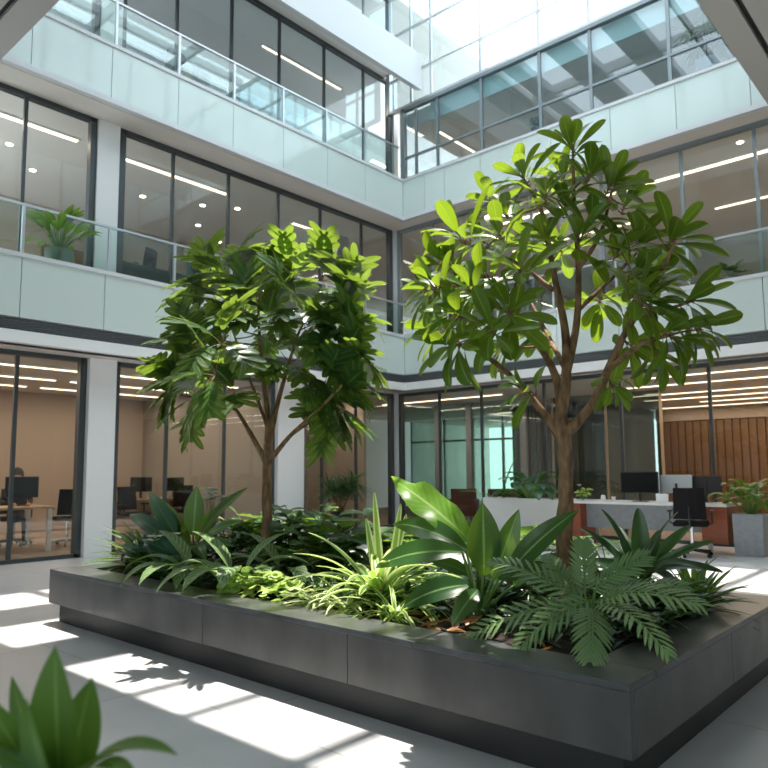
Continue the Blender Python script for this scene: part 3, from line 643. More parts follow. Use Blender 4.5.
# white flowers
def flowers(n, r, h):
    ps = []; s = MB()
    for i in range(n):
        p = MB(); ps.append(p); c = V((random.uniform(-r,r), random.uniform(-r,r), h+random.uniform(-.06,.05))); s.tube(bez(V((0,0,0)), V((0,0,h*.6)), c, 4), .003, 4, False)
        for j in range(5): leaf(p, c, dirv(j*1.257+i, .5), UP, .085, .065, 'obov', .5, .3, 4)
    return ps, s
p, s = flowers(9, .08, .68)
plant('white_flower', 'cluster of small white blossoms above the dark leaves at left', 'flower', P2(212, 3.85), [('blossom', 'petal', q) for q in p]+[('stalks', 'stem', s)])
b, s = broad([(AL,.85,.1,.34,1.6),(AL+.5,.7,.12,.34,1.7),(AC,.9,.1,.3,1.8),(AC+.6,.8,.1,.34,1.6),(AC-.6,.8,.1,.3,1.7),(AR,.9,.1,.34,1.5),(AR+.5,1.2,.1,.3,1.0),(AL-.4,1.2,.1,.32,1.0),(AR-.5,.6,.1,.3,1.5)], .105, 'lance')
plant('calathea', 'striped arching plant at the front rim, left of the chartreuse groundcover', 'plant', P2(238, 3.3), [('leaves', 'L_var', b), ('stalks', 'stem', s)], sc=1.5)
b, s = broad([(AL,.9,.1,.34,1.7),(AL+.6,.7,.12,.32,1.7),(AC,.8,.1,.3,1.8),(AC+.6,.8,.1,.3,1.6),(AC-.6,.8,.1,.3,1.7),(AR,.9,.1,.3,1.5),(AL-.5,1.2,.1,.3,1.0)], .1, 'lance')
plant('calathea', 'left striped arching plant at the front rim, under the blue-green leaves', 'plant', P2(195, 3.25), [('leaves', 'L_var', b), ('stalks', 'stem', s)], sc=1.5)
b, s = broad([(AL,.9,.1,.3,1.5),(AC+.4,.7,.12,.28,1.7),(AC-.3,.8,.1,.3,1.8),(AR,.9,.1,.3,1.5),(AL-.5,1.2,.1,.28,1.0),(AR+.5,.7,.1,.3,1.2)], .09, 'lance')
plant('calathea', 'striped arching plant behind the chartreuse groundcover, right of the left trunk', 'plant', P2(285, 3.65), [('leaves', 'L_var', b), ('stalks', 'stem', s)], sc=1.5)
# chartreuse ground cover
def mound(rx, ry, h, n, L, W, kind='ovate'):
    b = MB()
    for i in range(n):
        x, y = random.uniform(-rx, rx), random.uniform(-ry, ry); z = h*random.uniform(.4,1)*max(0, 1-(x/rx)**2*.5-(y/ry)**2*.5)
        leaf(b, (x, y, z), dirv(random.random()*6.28, random.uniform(-.2,.8)), UP+rv(.4), L*random.uniform(.6,1.2), W*random.uniform(.7,1.2), kind, random.uniform(.2,.8), .2, 4)
    return b
plant('groundcover_plant', 'low mound of small round chartreuse leaves on the front rim', 'plant', P2(262, 3.2), [('leaves', 'L_char', mound(.32, .14, .17, 230, .075, .06))], sc=1.15)
plant('spider_plant', 'small pale cream-green strappy plant right of the chartreuse mound', 'plant', P2(318, 3.2), [('leaves', 'L_cream', strap(70, .24, .02, .0, 1.2, 1.2, 'strap'))], sc=1.25)
plant('spider_plant', 'second pale cream-green tuft, directly left of the big variegated plant', 'plant', P2(345, 3.25), [('leaves', 'L_cream', strap(50, .26, .022, .0, 1.2, 1.3, 'strap'))], sc=1.3)
# bushes behind
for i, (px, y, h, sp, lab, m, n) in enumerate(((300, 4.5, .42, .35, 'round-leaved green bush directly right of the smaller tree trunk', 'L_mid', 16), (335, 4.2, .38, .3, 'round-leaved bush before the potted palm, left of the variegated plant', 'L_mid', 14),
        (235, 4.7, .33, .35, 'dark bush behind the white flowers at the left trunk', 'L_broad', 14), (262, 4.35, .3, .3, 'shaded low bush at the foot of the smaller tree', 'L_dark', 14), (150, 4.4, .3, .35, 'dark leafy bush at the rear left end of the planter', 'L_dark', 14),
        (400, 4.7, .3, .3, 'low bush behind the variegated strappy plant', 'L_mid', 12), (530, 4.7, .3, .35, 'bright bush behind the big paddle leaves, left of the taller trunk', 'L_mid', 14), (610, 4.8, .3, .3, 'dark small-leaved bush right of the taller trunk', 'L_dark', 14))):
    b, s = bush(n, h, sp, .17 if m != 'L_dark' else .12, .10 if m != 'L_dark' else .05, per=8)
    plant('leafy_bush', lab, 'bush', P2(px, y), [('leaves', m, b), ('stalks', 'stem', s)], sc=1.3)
b, s = broad([(AR,.7,.3,.3,.4),(AL,.9,.3,.3,.5),(AC,.8,.25,.3,.8),(AR+.6,.5,.3,.3,.5),(AC+.8,.6,.2,.3,.8),(AC-.8,.6,.25,.28,.8)], .15)
plant('philodendron', 'glossy heart-leaved plant standing tallest in the bushes before the palm', 'plant', P2(325, 4.35), [('leaves', 'L_mid', b), ('stalks', 'stem', s)])
# big variegated dracaena
v = strap(62, .58, .06, .15, 1.35, 1.25, 'strap', .3, 11); 
plant('variegated_dracaena', 'large sunlit yellow-green variegated plant with long arching straps, mid planter', 'plant', P2(378, 3.5), [('leaves', 'L_strap', v)], sc=1.15)
v = strap(26, .4, .035, .0, 1.2, 1.5, 'strap', .3, 9); plant('variegated_dracaena', 'smaller variegated strappy clump at the foot of the large one', 'plant', P2(395, 3.25), [('leaves', 'L_strap', v)])
# tall upright sword leaves
v = MB()
for dx, el, l in ((-.02,1.5,.74),(.03,1.42,.66),(0,1.3,.6),(-.04,1.4,.56)): leaf(v, (dx, 0, 0), dirv(AL if dx < 0 else AR, el), dirv(AC, .1), l, .06, 'strap', .1, .2, 10)
plant('sansevieria', 'upright green sword leaves with yellow edges rising from the variegated plant', 'plant', P2(384, 3.75), [('leaves', 'L_strap', v)])
# bird's nest fern leaf + big paddle plant
def aimed(specs, origin, m, name, label, cat='plant', kind='lance', wave=0., stm='stem', fold=.2):
    """each blade runs from the plant's crown through a mid point to a tip, given as picture columns and rows at a world y"""
    O = V(origin); b = MB(); s = MB()
    for (bx, by, tx, ty, y0, y1, W, arch, *fl) in specs:
        p0 = T(bx, by, y0)-O; p1 = T(tx, ty, y1)-O; d = p1-p0; L = d.length
        hz = V((d.x, d.y, 0)); n = (UP*.55+dirv(AC, 0)*.65) if abs(d.normalized().z) < .8 else (-hz.normalized() if hz.length > .05 else dirv(AC, .2))
        if fl and fl[0] == 'f': n = dirv(AC, .35)
        dn, nn = ortho(d, n); st_d = dn*math.cos(arch/2)+nn*math.sin(arch/2)
        leaf(b, p0, st_d, nn, L*(1+arch*arch/24), W, kind, arch, fold, 14, wave=wave)
        s.tube(bez(V((0,0,0)), V((p0.x*.4, p0.y*.4, p0.z*.6)), p0, 5), [.013,.012,.011,.01,.009,.007], 6, False)
    return plant(name, label, cat, origin, [('leaves', m, b), ('stalks', stm, s)])
aimed([(172,545,129,513,3.5,3.5,.15,.7), (168,550,109,556,3.45,3.3,.15,1.0), (178,540,149,491,3.6,3.7,.15,.4), (175,555,132,540,3.4,3.3,.13,.9), (182,560,150,572,3.35,3.15,.13,1.0), (180,555,160,530,3.4,3.4,.13,.9), (188,562,186,580,3.35,3.1,.12,1.0), (180,545,165,505,3.7,3.8,.13,.5), (176,556,140,560,3.6,3.8,.13,.9)], P2(180,3.5), 'L_blue', 'peace_lily', 'wide blue-green leaved plant left of the white flowers')
aimed([(193,535,197,486,3.65,3.65,.19,.1,'f'), (200,535,247,487,3.7,3.75,.14,.35), (202,545,240,520,3.6,3.6,.12,.7), (190,540,152,497,3.8,3.9,.14,.5), (196,545,206,560,3.5,3.35,.12,.9), (192,548,170,540,3.5,3.3,.12,.9), (200,548,232,545,3.55,3.5,.12,.9), (196,540,222,505,3.9,4.0,.14,.4,'f')], P2(195,3.7), 'L_broad', 'bromeliad', 'tall dark green plant with upright paddle leaves beneath white flowers')
o = P2(478, 3.55)
aimed([(484,575,483,503,3.55,3.5,.20,.15,'f'), (494,578,519,509,3.6,3.65,.14,.25,'f'), (508,575,578,509,3.5,3.6,.14,.8), (462,552,374,566,3.45,3.25,.17,1.0), (466,550,392,522,3.6,3.6,.18,.8),
  (468,585,402,606,3.35,3.15,.15,1.1), (500,578,575,574,3.5,3.6,.13,.9), (484,568,440,512,3.8,3.9,.13,.5), (515,585,540,545,3.7,3.9,.13,.5,'f'), (478,590,452,625,3.3,3.1,.11,1.1)],
  o, 'L_broad', 'giant_paddle_plant', 'large central plant with broad glossy upright and arching paddle leaves')
aimed([(474,545,392,478,3.7,3.75,.22,.75,'f')], P2(480, 3.75), 'L_lime', 'birds_nest_fern', 'single long wavy lime-green leaf arching left over the planter middle', wave=.16)
aimed([(470,575,430,560,3.6,3.5,.10,.8), (465,590,425,600,3.4,3.25,.09,1.), (480,570,470,520,3.9,4.0,.1,.4,'f'), (520,585,500,540,4.0,4.1,.1,.4,'f')], P2(470, 3.5), 'L_mid', 'paddle_plant', 'smaller green paddle leaves tucked under the large central plant')
# striped fern at front right
def fern(origin, specs, label):
    O = V(origin); b = MB(); s = MB()
    for (bx, by, tx, ty, y0, y1, W, arch) in specs:
        p0 = T(bx, by, y0)-O; p1 = T(tx, ty, y1)-O; d = p1-p0; n = UP*1.0+dirv(AC, .0)*.75
        dn, nn = ortho(d, n); st_d = dn*math.cos(arch/2)+nn*math.sin(arch/2)
        pts = pinnate(b, p0, st_d, nn, d.length*(1+arch*arch/24), W, 14, .020, arch, 1.0, .5, 'lance', None, .07, .15, .03, .4, 'ovate')
        s.tube([q[0]-q[2]*.003 for q in pts], [.005*(1-.8*i/len(pts)) for i in range(len(pts))], 5, False); s.tube(bez(V((0,0,0)), p0*.5+V((0,0,.04)), p0, 4), .006, 5, False)
    return plant('striped_fern', label, 'fern', origin, [('fronds', 'L_fern', b), ('stalks', 'stem', s)])
fern(P2(585, 3.3), [(585,605,487,560,3.3,3.25,.19,.8), (590,600,512,655,3.2,2.98,.17,1.1), (590,608,590,660,3.15,2.93,.19,1.2), (600,605,672,658,3.2,2.95,.16,1.1), (600,600,706,606,3.25,3.15,.2,.9), (595,590,648,555,3.4,3.5,.17,.5),
   (585,590,583,540,3.5,3.6,.16,.2), (580,600,545,555,3.5,3.6,.16,.4), (578,605,462,640,3.3,3.0,.18,.9), (600,598,690,585,3.5,3.6,.15,.6)], 'pale striped fern with broad feathery fronds over the front right rim')
# dark strappy behind right
random.seed(33)
aimed([(640,570,638,508,4.3,4.3,.12,.1,'f'), (632,570,602,508,4.3,4.4,.055,.7), (645,570,677,511,4.3,4.4,.065,.5), (650,572,713,540,4.3,4.4,.055,1.1), (630,572,580,527,4.3,4.3,.05,1.0), (645,575,722,570,4.2,4.2,.07,1.3), (632,578,590,560,4.2,4.0,.08,1.2),
  (640,575,660,530,4.4,4.6,.08,.4), (636,575,617,525,4.4,4.6,.08,.4), (650,580,700,565,4.1,3.9,.07,1.3), (628,580,600,590,4.1,3.8,.08,1.3), (645,580,680,590,4.1,3.8,.08,1.3), (640,575,690,525,4.5,4.7,.08,.8), (634,575,595,535,4.5,4.7,.07,.9)],
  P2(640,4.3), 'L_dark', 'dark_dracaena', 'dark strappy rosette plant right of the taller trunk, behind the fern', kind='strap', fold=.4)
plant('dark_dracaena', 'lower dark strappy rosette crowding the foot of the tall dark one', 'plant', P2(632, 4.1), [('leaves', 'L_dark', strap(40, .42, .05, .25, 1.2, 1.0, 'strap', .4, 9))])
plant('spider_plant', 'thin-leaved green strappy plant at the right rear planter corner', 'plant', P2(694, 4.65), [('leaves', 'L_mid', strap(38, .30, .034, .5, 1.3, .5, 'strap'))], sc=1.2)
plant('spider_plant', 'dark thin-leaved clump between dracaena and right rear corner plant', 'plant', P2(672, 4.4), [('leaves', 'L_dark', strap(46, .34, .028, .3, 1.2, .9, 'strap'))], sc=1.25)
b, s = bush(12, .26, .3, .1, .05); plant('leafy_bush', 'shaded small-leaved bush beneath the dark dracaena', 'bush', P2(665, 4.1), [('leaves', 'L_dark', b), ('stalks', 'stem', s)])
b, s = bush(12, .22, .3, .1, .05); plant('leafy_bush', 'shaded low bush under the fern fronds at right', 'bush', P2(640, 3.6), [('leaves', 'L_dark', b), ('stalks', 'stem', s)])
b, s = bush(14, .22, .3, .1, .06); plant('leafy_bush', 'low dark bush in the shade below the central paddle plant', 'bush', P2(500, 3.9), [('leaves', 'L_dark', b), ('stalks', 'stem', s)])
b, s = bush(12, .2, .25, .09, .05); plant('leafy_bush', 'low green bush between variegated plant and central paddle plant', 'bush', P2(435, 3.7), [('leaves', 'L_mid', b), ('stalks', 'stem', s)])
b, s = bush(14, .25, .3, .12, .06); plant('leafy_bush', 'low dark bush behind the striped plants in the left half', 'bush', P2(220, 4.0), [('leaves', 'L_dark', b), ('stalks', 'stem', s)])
b, s = bush(14, .25, .3, .12, .07); plant('leafy_bush', 'low bush between the chartreuse mound and the smaller trunk', 'bush', P2(275, 4.0), [('leaves', 'L_mid', b), ('stalks', 'stem', s)])
p, s = flowers(5, .12, .3); plant('white_flower', 'loose white blossoms low among the far left leaves', 'flower', P2(158, 3.35), [('blossom', 'petal', q) for q in p]+[('stalks', 'stem', s)])
ug = MB()
for i in range(3200):
    x, y = random.uniform(PX0+.3, PX1-.3), random.uniform(PY0+.42, PY1-.3)
    if 3.1 < y < 3.35 and -3 < x < -2: continue
    leaf(ug, (x, y, random.uniform(0, .13)), dirv(random.random()*6.28, random.uniform(-.2,1)), UP+rv(.4), random.uniform(.05,.13), random.uniform(.02,.05), 'lance', random.uniform(.1,.9), .25, 3)
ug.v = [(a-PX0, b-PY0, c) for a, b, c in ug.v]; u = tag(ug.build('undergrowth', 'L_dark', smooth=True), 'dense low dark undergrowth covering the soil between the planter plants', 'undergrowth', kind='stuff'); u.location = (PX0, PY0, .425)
for i in range(14):
    mb = MB(); leaf(mb, (0,0,.01), dirv(random.random()*6.28, .15), UP+rv(.3), random.uniform(.08,.14), .05, 'ovate', random.uniform(-.6,.8), .5, 5)
    px = random.choice((400, 425, 440, 455, 470, 520, 545)); x, y, z = P2(px+random.uniform(-8,8), 3.12+random.uniform(0,.25))
    tag(mb.build('fallen_leaf', 'dead', origin=(0,0,0), smooth=True), 'curled brown fallen leaf on the soil beneath the big leaves', 'fallen leaf', 'fallen brown leaves on the soil').location = (x, y, .428)
# ------------------------------------------------------------------ furniture builders
def pot(t, w, h, m, taper=1., round_=False, d=None):
    d = d or w; b = MB()
    if round_: b.lathe([(w*.36,0),(w*.5,h*.6),(w*.5,h),(w*.46,h),(w*.46,h-.04),(.01,h-.04)], 24)
    else:
        vs = []
        for z, k in ((0, taper), (h, 1)): vs += [(sx*w/2*k, sy*d/2*k, z) for sx, sy in ((-1,-1),(1,-1),(1,1),(-1,1))]
        vs += [(sx*(w/2-.025), sy*(d/2-.025), h) for sx, sy in ((-1,-1),(1,-1),(1,1),(-1,1))]+[(sx*(w/2-.025), sy*(d/2-.025), h-.05) for sx, sy in ((-1,-1),(1,-1),(1,1),(-1,1))]
        fs = [(3,2,1,0)]
        for k in (0, 4, 8): fs += [(k+j, k+(j+1)%4, k+4+(j+1)%4, k+4+j) for j in range(4)]
        b.add(vs, fs)
    b.build('pot', m, t, smooth=round_)
    c = MB(); c.lathe([(w*.45, 0), (w*.45, .012)], 20) if round_ else c.box(-w/2+.025, w/2-.025, -d/2+.025, d/2-.025, 0, .012)
    c.v = [V(q)+V((0,0,h-.052)) for q in c.v]; c.build('soil', 'soil', t)
def shift(b, dx, dy, dz):
    b.v = [V(q)+V((dx, dy, dz)) for q in b.v]; return b
# foreground plant in a floor pot just below the frame
fg = thing('foreground_plant', 'blurred green plant closest to camera at lower left corner', 'plant', (-1.27, .38, 0))
fgO = V((-1.27, .38, 0))
def FP(px, py, d): return EYE+(cF+(px-384)/FPX*cR-(py-SHY-384)/FPX*cU)*d-fgO
b = MB()
c0 = FP(62, 805, 1.12)
fg.location = fgO
for tx, ty, dd, W, arch, fc in ((55,646,1.12,.09,.12,1),(92,678,1.2,.075,.25,1),(174,748,1.1,.075,1.5,0),(135,772,1.02,.06,1.3,0),(-20,690,1.05,.06,.5,1),(10,676,1.25,.05,.4,1),(25,700,.98,.055,.3,1),(-40,740,1.0,.06,.8,0),(100,730,1.2,.05,.7,0)):
    p1 = FP(tx, ty, dd); dv = p1-c0; n = (-V((cF.x, cF.y, 0))*1.0+UP*.2+cR*random.uniform(-.4,.4)) if fc else UP; dn, nn = ortho(dv, n)
    leaf(b, c0, dn*math.cos(arch/2)+nn*math.sin(arch/2), nn, dv.length*(1+arch*arch/22), W, 'lance', arch, .3, 14)
b.build('leaves', 'L_mid', fg, smooth=True)
s = MB(); s.tube([V((c0.x, c0.y, .42)), c0+V((0,0,.03))], [.02,.014], 8); s.build('stem', 'stem', fg)
q = MB(); q.lathe([(.13,0),(.18,.42),(.18,.45),(.165,.45),(.16,.41),(.01,.41)], 28, (c0.x, c0.y, 0)); q.build('pot', 'potgrey', fg, smooth=True)
def potted(name, label, loc, w, h, m, leaves, stems=None, lm='L_mid', round_=False, sm='stem', taper=1., d=None, rz=0):
    t = thing(name, label, 'potted plant', loc, rz); pot(t, w, h, m, taper, round_, d); shift(leaves, 0, 0, h-.04).build('foliage', lm, t, smooth=True)
    if stems and stems.v: shift(stems, 0, 0, h-.04).build('stems', sm, t, smooth=True)
    return t
random.seed(41)
# palm at ground floor
def palmy(n, H, L, W, heads=5, per=16):
    b = MB(); s = MB()
    for i in range(heads):
        az = i*2.5; tip = V((math.cos(az)*.25, math.sin(az)*.25, H*random.uniform(.55,1))); s.tube([V((0,0,0)), tip*.6, tip], [.02,.015,.012], 6)
        for j in range(per):
            a = j*2.4; el = random.uniform(-.3, 1.3); leaf(b, tip, dirv(a, el), UP, L*random.uniform(.7,1.1), W, 'strap', random.uniform(.3,1.2), .4, 6)
    return b, s
b, s = palmy(6, .7, .5, .035, 7, 34)
potted('potted_palm', 'dark spiky palm standing at the glass between the pale column and corner', (-10.1, 10.05, 0), .42, .5, 'black', b, s, 'L_dark', True, 'twig')
# back right square planter
b, s = broad([(AC+i*2.4, .6+.2*(i%4), .28+.1*(i%3), .26, 1.6) for i in range(30)], .2, 'ovate')
potted('potted_plant', 'large-leaved plant in a square grey pot right of the reception desk', (-3.02, 11.7, 0), .42, .62, 'potgrey', b, s, 'L_broad', taper=.94)
b, s = broad([(AC+i*.7, .4+.2*(i%3), .1, .2, .8) for i in range(12)], .1, 'ovate')
potted('potted_plant', 'large pale square pot at the right edge behind the grey pot', (-2.05, 12.0, 0), .55, .6, 'potwhite', b, s, 'L_broad', taper=.96)
# long white box planter with small plants
t = thing('box_planter', 'long white box planter left of the reception desk', 'planter', (-6.85, 11.75, 0)); bb = MB()
bb.box(-.85,.85,-.25,-.22,0,.78); bb.box(-.85,.85,.22,.25,0,.78); bb.box(-.85,-.82,-.22,.22,0,.78); bb.box(.82,.85,-.22,.22,0,.78); bb.build('box', 'potwhite', t); bb = MB(); bb.box(-.82,.82,-.22,.22,.05,.72); bb.build('soil', 'soil', t)
b, s = broad([(AR,1.35,.15,.42,.3),(AL,.3,.2,.34,.4),(AC,.6,.1,.2,.8),(AR+1,.5,.1,.2,.8)], .09, 'lance'); plant('banana_seedling', 'small plant with one upright leaf at left of the white box planter', 'plant', (-7.4, 11.7, .72), [('leaves','L_broad',b),('stalks','stem',s)], sc=1.6)
b, s = bush(10, .2, .22, .12, .07); plant('leafy_bush', 'low dark bush in the middle of the white box planter', 'bush', (-6.95, 11.75, .72), [('leaves','L_mid',b),('stalks','stem',s)])
b, s = broad([(AC+i*2.4, .35+.25*(i%4), .36, .3, 1.5) for i in range(32)], .17, 'ovate', .008); plant('rubber_plant', 'big blue-green glossy plant at the right end of the white box planter', 'plant', (-6.75, 11.65, .72), [('leaves','L_blue',b),('stalks','stem',s)], sc=1.25)
# first floor plant etc.
b, s = broad([(AC+i*2.4, .5+.25*(i%4), .4, .42, .8) for i in range(34)], .13, 'lance', .008)
potted('potted_plant', 'leafy plant in a sage green pot behind the first floor balustrade', (-10.76, 4.58, 4.0), .42, .72, 'potgreen', b, s, 'L_mid', True)
b, s = broad([(AC+i*2.4, .3+.3*(i%4), .15, .22, .8) for i in range(18)], .13, 'ovate')
potted('potted_plant', 'round-leaved plant on the back first floor balcony at far right', (-3.35, 12.66, 4.0), .22, .55, 'potgrey', b, s, 'L_dark', True)
b, s = palmy(6, .6, .36, .08, 6, 26)
potted('potted_palm', 'tall palm behind glass on the second floor, upper right corner', (-3.62, 12.95, 7.9), .4, .75, 'potgrey', b, s, 'L_mid', True, 'twig')
b, s = bush(9, .3, .15, .1, .05); potted('potted_plant', 'small dark plant behind second floor glass by the back ledge', (-7.0, 12.75, 7.9), .22, .55, 'black', b, s, 'L_dark', True)
# desks
def desk(label, loc, w, d, top, leg, rz=0, panel=None, name='office_desk'):
    t = thing(name, label, 'desk', loc, rz); b = MB(); b.box(-w/2, w/2, -d/2, d/2, .71, .75); b.build('desktop', top, t, bevel=.004)
    for sx in (-1, 1):
        for sy in (-1, 1):
            b = MB(); x, y = sx*(w/2-.05), sy*(d/2-.05); b.box(x-.035, x+.035, y-.035, y+.035, 0, .71); b.build('leg', leg, t)
    if panel: b = MB(); b.box(-w/2+.1, w/2-.1, d/2-.12, d/2-.1, .3, .71); b.build('modesty_panel', panel, t)
    return t
def monitor(label, loc, rz, w=.56, h=.33, back='black'):
    t = thing('computer_monitor', label, 'monitor', loc, rz); b = MB(); b.box(-w/2, w/2, -.02, .02, .14, .14+h); b.build('housing', back, t, bevel=.006)
    b = MB(); b.box(-w/2+.012, w/2-.012, -.024, -.0201, .155, .125+h); b.build('screen', 'screen', t); b = MB(); b.box(-.02,.02,.0,.03,.01,.3); b.build('stand', 'black', t); b = MB(); b.box(-.12,.12,-.08,.1,0,.012); b.build('base', 'black', t)
    return t
def chair(label, loc, rz, group=None):
    """task chair facing local -y"""
    t = thing('office_chair', label, 'chair', loc, rz, group)
    b = MB(); b.box(-.24,.24,-.24,.22,.45,.52); b.build('seat', 'mesh', t, bevel=.02)
    b = MB(); n = 6; vs = []; fs = []
    for i in range(n+1):
        z = .56+.46*i/n; y = .23+.05*(i/n)**2+.0; w = .23-.02*(i/n)
        for x, dy in ((-w,-.03),(-w*.5,0),(0,.01),(w*.5,0),(w,-.03)): vs.append((x, y+dy, z)); 
    k = len(vs)
    vs += [(x, y+.025, z) for x, y, z in vs]
    for i in range(n):
        for j in range(4):
            a = i*5+j; fs.append((a, a+1, a+6, a+5)); fs.append((k+a+5, k+a+6, k+a+1, k+a))
    for i in range(n): fs.append((i*5, (i+1)*5, k+(i+1)*5, k+i*5)); fs.append((i*5+4, k+i*5+4, k+(i+1)*5+4, (i+1)*5+4))
    fs.append(tuple(range(n*5, n*5+5))+tuple(k+n*5+j for j in (4,3,2,1,0))); fs.append(tuple(range(4,-1,-1))+tuple(k+j for j in range(5)))
    b.add(vs, fs); b.build('backrest', 'mesh', t)
    b = MB(); b.tube([(0,.2,.44),(0,.3,.46),(0,.3,.75)], .018, 6); b.build('back_support', 'black', t)
    for sx in (-1, 1):
        b = MB(); b.tube([(sx*.22,.05,.47),(sx*.29,.05,.5),(sx*.29,.05,.66)], .014, 6); b.box(sx*.29-.03, sx*.29+.03, -.12,.14,.66,.685); b.build('armrest', 'black', t)
    b = MB(); b.tube([(0,0,.08),(0,0,.45)], .025, 10); b.build('gas_column', 'chrome', t)
    b = MB()
    for i in range(5):
        a = i*1.2566; e = dirv(a, 0)*.29; b.tube([(0,0,.1), (e.x, e.y, .075)], [.022,.014], 6)
    b.build('star_base', 'black', t)
    for i in range(5):
        a = i*1.2566; e = dirv(a, 0)*.29; c = MB(); c.tube([(e.x-.015*math.sin(a), e.y+.015*math.cos(a), .03), (e.x+.015*math.sin(a), e.y-.015*math.cos(a), .03)], .03, 10); c.tube([(e.x,e.y,.03),(e.x,e.y,.08)], .008, 6); c.build('castor', 'black', t)
    return t
# reception desk
t = thing('reception_desk', 'long white-topped reception desk with red-brown end panels in front of glass', 'desk', (-4.62, 11.8, 0)); b = MB(); b.box(-1.45,1.35,-.4,.4,.72,.76); b.build('countertop', 'desk', t, bevel=.004)
for x0, x1 in ((-1.43,-1.05),(.95,1.33)): b = MB(); b.box(x0,x1,-.33,.33,.16 if x0>0 else .0,.72); b.build('end_cabinet', 'terra', t)
b = MB(); b.box(-1.05,.95,-.1,-.07,.3,.72); b.build('front_panel', 'potgrey', t)
for x in (-1.0, .9): b = MB(); b.box(x-.03,x+.03,.2,.26,0,.72); b.build('leg', 'silver', t)
monitor('large black monitor standing on the reception desk, seen from behind', (-4.72, 11.75, .76), .1, .62, .36)
monitor('silver-backed monitor on the reception desk next to the black one', (-4.2, 12.0, .76), 3.2, .5, .3, 'silver')
monitor('black monitor at right on the reception desk, behind the chair', (-3.75, 12.05, .76), 3.0, .5, .28)
chair('black mesh office chair in front of the reception desk', (-3.68, 11.05, 0), math.pi+.25)
b = MB(); b.box(-.1,.1,-.004,.004,0,.14); tag(b.build('paper_card', 'paper', origin=(0,0,0)), 'white card standing between the monitors on the reception desk', 'card').location = (-4.3, 11.6, .76)
b = MB(); b.lathe([(.03,0),(.045,.03),(.035,.09),(.02,.1)], 12); tag(b.build('desk_lamp_globe', 'paper', smooth=True), 'small white rounded ornament on the reception desk', 'ornament').location = (-5.35, 11.7, .76)
b = MB(); b.lathe([(.03,0),(.035,.05),(.04,.08)], 12); tag(b.build('cup', 'paper', smooth=True), 'small white cup on reception desk, left of the monitor', 'cup').location = (-5.12, 11.6, .76)
b, s = bush(6, .2, .08, .13, .07, per=5); plant('vase_plant', 'yellow-green sprig in a vase on the reception desk behind the trunk', 'plant', (-5.7, 11.65, .76), [('leaves', 'L_char', b), ('stalks', 'stem', s)])
q = MB(); q.lathe([(.04,0),(.05,.06),(.04,.14)], 12); tag(q.build('vase', 'glass', smooth=True), 'small clear vase holding the yellow-green sprig', 'vase').location = (-5.7, 11.65, .76)
p_ = MB(); s = MB()
for j in range(6): leaf(p_, (0,0,.26), dirv(j*1.05, .6), UP, .05, .035, 'obov', .4, .3, 4)
s.tube([(0,0,.02),(0,0,.26)], .003, 5); plant('white_flower', 'white bloom above the yellow-green sprig on the desk', 'flower', (-5.74, 11.6, .76), [('petals','petal',p_),('stem','stem',s)])
# left office
desk('white-legged pale desk at far left behind the ground floor glass', (-12.75, 4.2, 0), 2.2, 1.0, 'lwood', 'desk', math.pi/2)
monitor('black monitor on the far left desk, hiding the seated person', (-12.85, 5.0, .75), math.radians(69), .52, .36)
chair('black office chair at the right end of the far left desk', (-12.95, 5.85, 0), math.radians(-100))
b = MB(); b.box(-.06,.06,-.06,.06,0,.13); tag(b.build('tissue_box', 'paper'), 'small white box on the far left desk', 'box').location = (-12.45, 4.1, .75)
for i, (x, y, l) in enumerate(((-12.5, 4.75, 'left'), (-12.55, 5.0, 'right'))):
    b = MB(); b.lathe([(.02,0),(.038,.02),(.038,.045),(.015,.065)], 12); tag(b.build('peach', mat('peach_skin', (.7,.4,.25), .6), smooth=True), '%s one of two pale peach fruits on the far left desk' % l, 'fruit').location = (x, y, .75)
b, s = bush(5, .2, .1, .1, .05, per=5); potted('potted_plant', 'small yellow-green plant on the far left desk edge', (-12.9, 3.75, .75), .12, .12, 'black', b, s, 'L_char', True)
desk('pale wood desk behind the column in the ground floor office', (-14.3, 8.0, 0), 2.4, .8, 'lwood', 'lwood', math.pi/2, 'lwood')
chair('black office chair just right of the pale column', (-13.3, 7.35, 0), math.radians(100))
chair('black office chair farther right at the pale wood desk', (-13.4, 8.6, 0), math.radians(70))
monitor('black monitor on the pale wood desk beside the column', (-14.2, 8.0, .75), math.radians(90), .5, .32)
monitor('black monitor at the right end of the pale wood desk', (-14.2, 8.8, .75), math.radians(90), .5, .3)
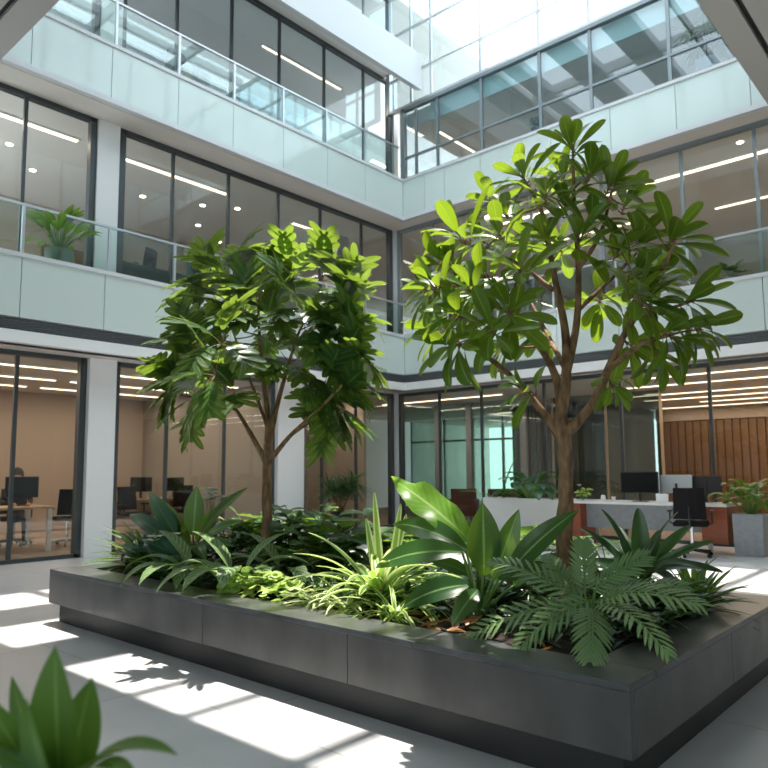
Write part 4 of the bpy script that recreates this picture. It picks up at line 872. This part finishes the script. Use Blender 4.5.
# person seated behind the monitor
def skin_body(name, verts, edges, m, parent=None, loc=(0,0,0), sub=2):
    me = bpy.data.meshes.new(name); me.from_pydata([v[:3] for v in verts], edges, []); me.materials.append(M[m]); o = bpy.data.objects.new(name, me); COL.objects.link(o)
    sk = o.modifiers.new('skin', 'SKIN'); me.skin_vertices.new() if not me.skin_vertices else None
    for i, v in enumerate(verts): me.skin_vertices[0].data[i].radius = (v[3], v[4] if len(v) > 4 else v[3])
    me.skin_vertices[0].data[0].use_root = True; sb = o.modifiers.new('sub', 'SUBSURF'); sb.levels = sub; sb.render_levels = sub; sk.use_smooth_shade = True
    o.location = loc; o.parent = parent
    return o
pv = [(0,0,.5,.15,.12),(0,0,.72,.14,.1),(0,0,.95,.17,.1),(0,0,1.07,.07,.06),(0,-.01,1.14,.055),(0,-.02,1.22,.085,.1),(0,-.02,1.31,.075,.09),
 (.17,0,1.0,.06),(.24,-.02,.8,.045),(.2,-.24,.78,.035),(.18,-.32,.78,.03),(-.17,0,1.0,.06),(-.24,-.02,.8,.045),(-.2,-.24,.78,.035),(-.18,-.32,.78,.03),
 (.1,-.15,.5,.08),(.11,-.42,.5,.065),(.11,-.42,.12,.045),(.11,-.5,.05,.04),(-.1,-.15,.5,.08),(-.11,-.42,.5,.065),(-.11,-.42,.12,.045),(-.11,-.5,.05,.04)]
pe = [(0,1),(1,2),(2,3),(3,4),(4,5),(5,6),(2,7),(7,8),(8,9),(9,10),(2,11),(11,12),(12,13),(13,14),(0,15),(15,16),(16,17),(17,18),(0,19),(19,20),(20,21),(21,22)]
per = skin_body('person', pv, pe, 'cloth', loc=(-13.65, 5.22, 0)); per.rotation_euler = (0,0,math.radians(75)); tag(per, 'person in dark clothes with black hair seated behind the far left desk', 'person')
h = MB(); h.lathe([(.02,.13),(.075,.1),(.11,.03),(.115,-.03),(.10,-.09),(.06,-.12)][::-1], 20, (0,.01,1.29)); h.build('hair', 'hair', per, smooth=True)
f = MB(); f.lathe([(.03,-.1),(.07,-.06),(.08,0),(.07,.05),(.03,.08)], 16, (0,-.045,1.22)); f.build('face', 'skin', per, smooth=True)
chair('black chair of the seated person behind the far left desk', (-13.75, 5.24, 0), math.radians(75))
# first floor furniture
t = thing('lounge_sofa', 'dark green sofa behind the first floor balustrade', 'sofa', (-11.75, 6.55, 4.0), math.pi/2)
for n, bx in (('seat', (-.8,.8,-.4,.4,.15,.45)), ('backrest', (-.8,.8,-.4,-.2,.45,1.0)), ('armrest', (-.95,-.8,-.4,.4,.15,.7)), ('armrest', (.8,.95,-.4,.4,.15,.7))): b = MB(); b.box(*bx); b.build(n, 'sofa', t, bevel=.03)
for sx in (-.8, .8):
    for sy in (-.3, .3): b = MB(); b.box(sx-.02, sx+.02, sy-.02, sy+.02, 0, .15); b.build('leg', 'black', t)
chair('black office chair on the first floor, left of the green booth', (-12.9, 7.1, 4.75), math.radians(-60))
b = MB(); b.box(-.6,.6,-1.2,1.2,0,.75); o = tag(b.build('platform', 'taupe'), 'low raised platform carrying the first floor office chair', 'platform'); o.location = (-13.0, 7.1, 4.0)
t = thing('acoustic_booth', 'tall dark green booth panel right of the first floor chair', 'booth', (-11.75, 7.75, 4.0), math.pi/2); b = MB(); b.box(-.28,.28,-.05,.05,.1,1.4); b.build('panel', 'sofa', t, bevel=.03)
for sx in (-.22,.22): b = MB(); b.box(sx-.02,sx+.02,-.15,.15,0,.1); b.build('foot', 'black', t)
b = MB(); b.box(-.15,.15,-.15,.15,0,.9); tag(b.build('cabinet', 'orange', bevel=.01), 'small orange cabinet next to the sage green pot', 'cabinet').location = (-11.6, 5.0, 4.0)
b = MB(); b.tube([(0,0,0),(0,0,.9)], .03, 8); b.lathe([(.35,.9),(.35,.93)], 24); tag(b.build('high_table', 'band'), 'small pale round table at first floor left corner', 'table').location = (-11.5, 11.3, 4.0)
chair('black chair at the first floor corner by the round table', (-11.6, 12.2, 4.0), math.radians(60))
chair('black chair behind the tree top on the left first floor', (-11.6, 8.2, 4.0), math.radians(-90))
# second floor left
chair('left of two dark chairs behind the second floor glass', (-11.45, 6.75, 8.15), math.radians(-80)); chair('right of two dark chairs behind the second floor glass', (-11.45, 7.3, 8.0), math.radians(-80))
b = MB(); b.box(-1.3,-.0,-1.3,1.5,0,.15); tag(b.build('platform', 'taupe'), 'low platform under the left second floor chair', 'platform').location = (-11.1, 6.2, 8.0-.1)
monitor('tilted dark screen on the second floor left of its twin', (-11.4, 8.35, 8.45), math.radians(60), .6, .4); monitor('lower dark screen on the second floor, right of its twin', (-11.4, 9.0, 8.25), math.radians(60), .5, .35)
desk('desk holding dark screens behind the second floor glass', (-11.5, 8.6, 7.7), 1.6, .6, 'band', 'band', math.pi/2)
mk('wall_left.008', 'yellow', (-13, -12.9, 7.6, 8.3, 7.9, 10.1))
# lounge chair in corner room
for i, (x, y, l) in enumerate(((-10.2, 14.3, 'left'), (-9.3, 14.6, 'right'))):
    t = thing('lounge_chair', '%s brown lounge chair in the glazed corner room behind the box planter' % l, 'chair', (x, y, 0), .4)
    for n, bx in (('seat', (-.32,.32,-.32,.3,.2,.45)), ('backrest', (-.32,.32,.2,.32,.45,.85)), ('armrest', (-.38,-.32,-.32,.3,.2,.6)), ('armrest', (.32,.38,-.32,.3,.2,.6))): b = MB(); b.box(*bx); b.build(n, 'lounge', t, bevel=.02)
    for sx in (-.28,.28):
        for sy in (-.26,.26): b = MB(); b.box(sx-.015,sx+.015,sy-.015,sy+.015,0,.2); b.build('leg', 'black', t)
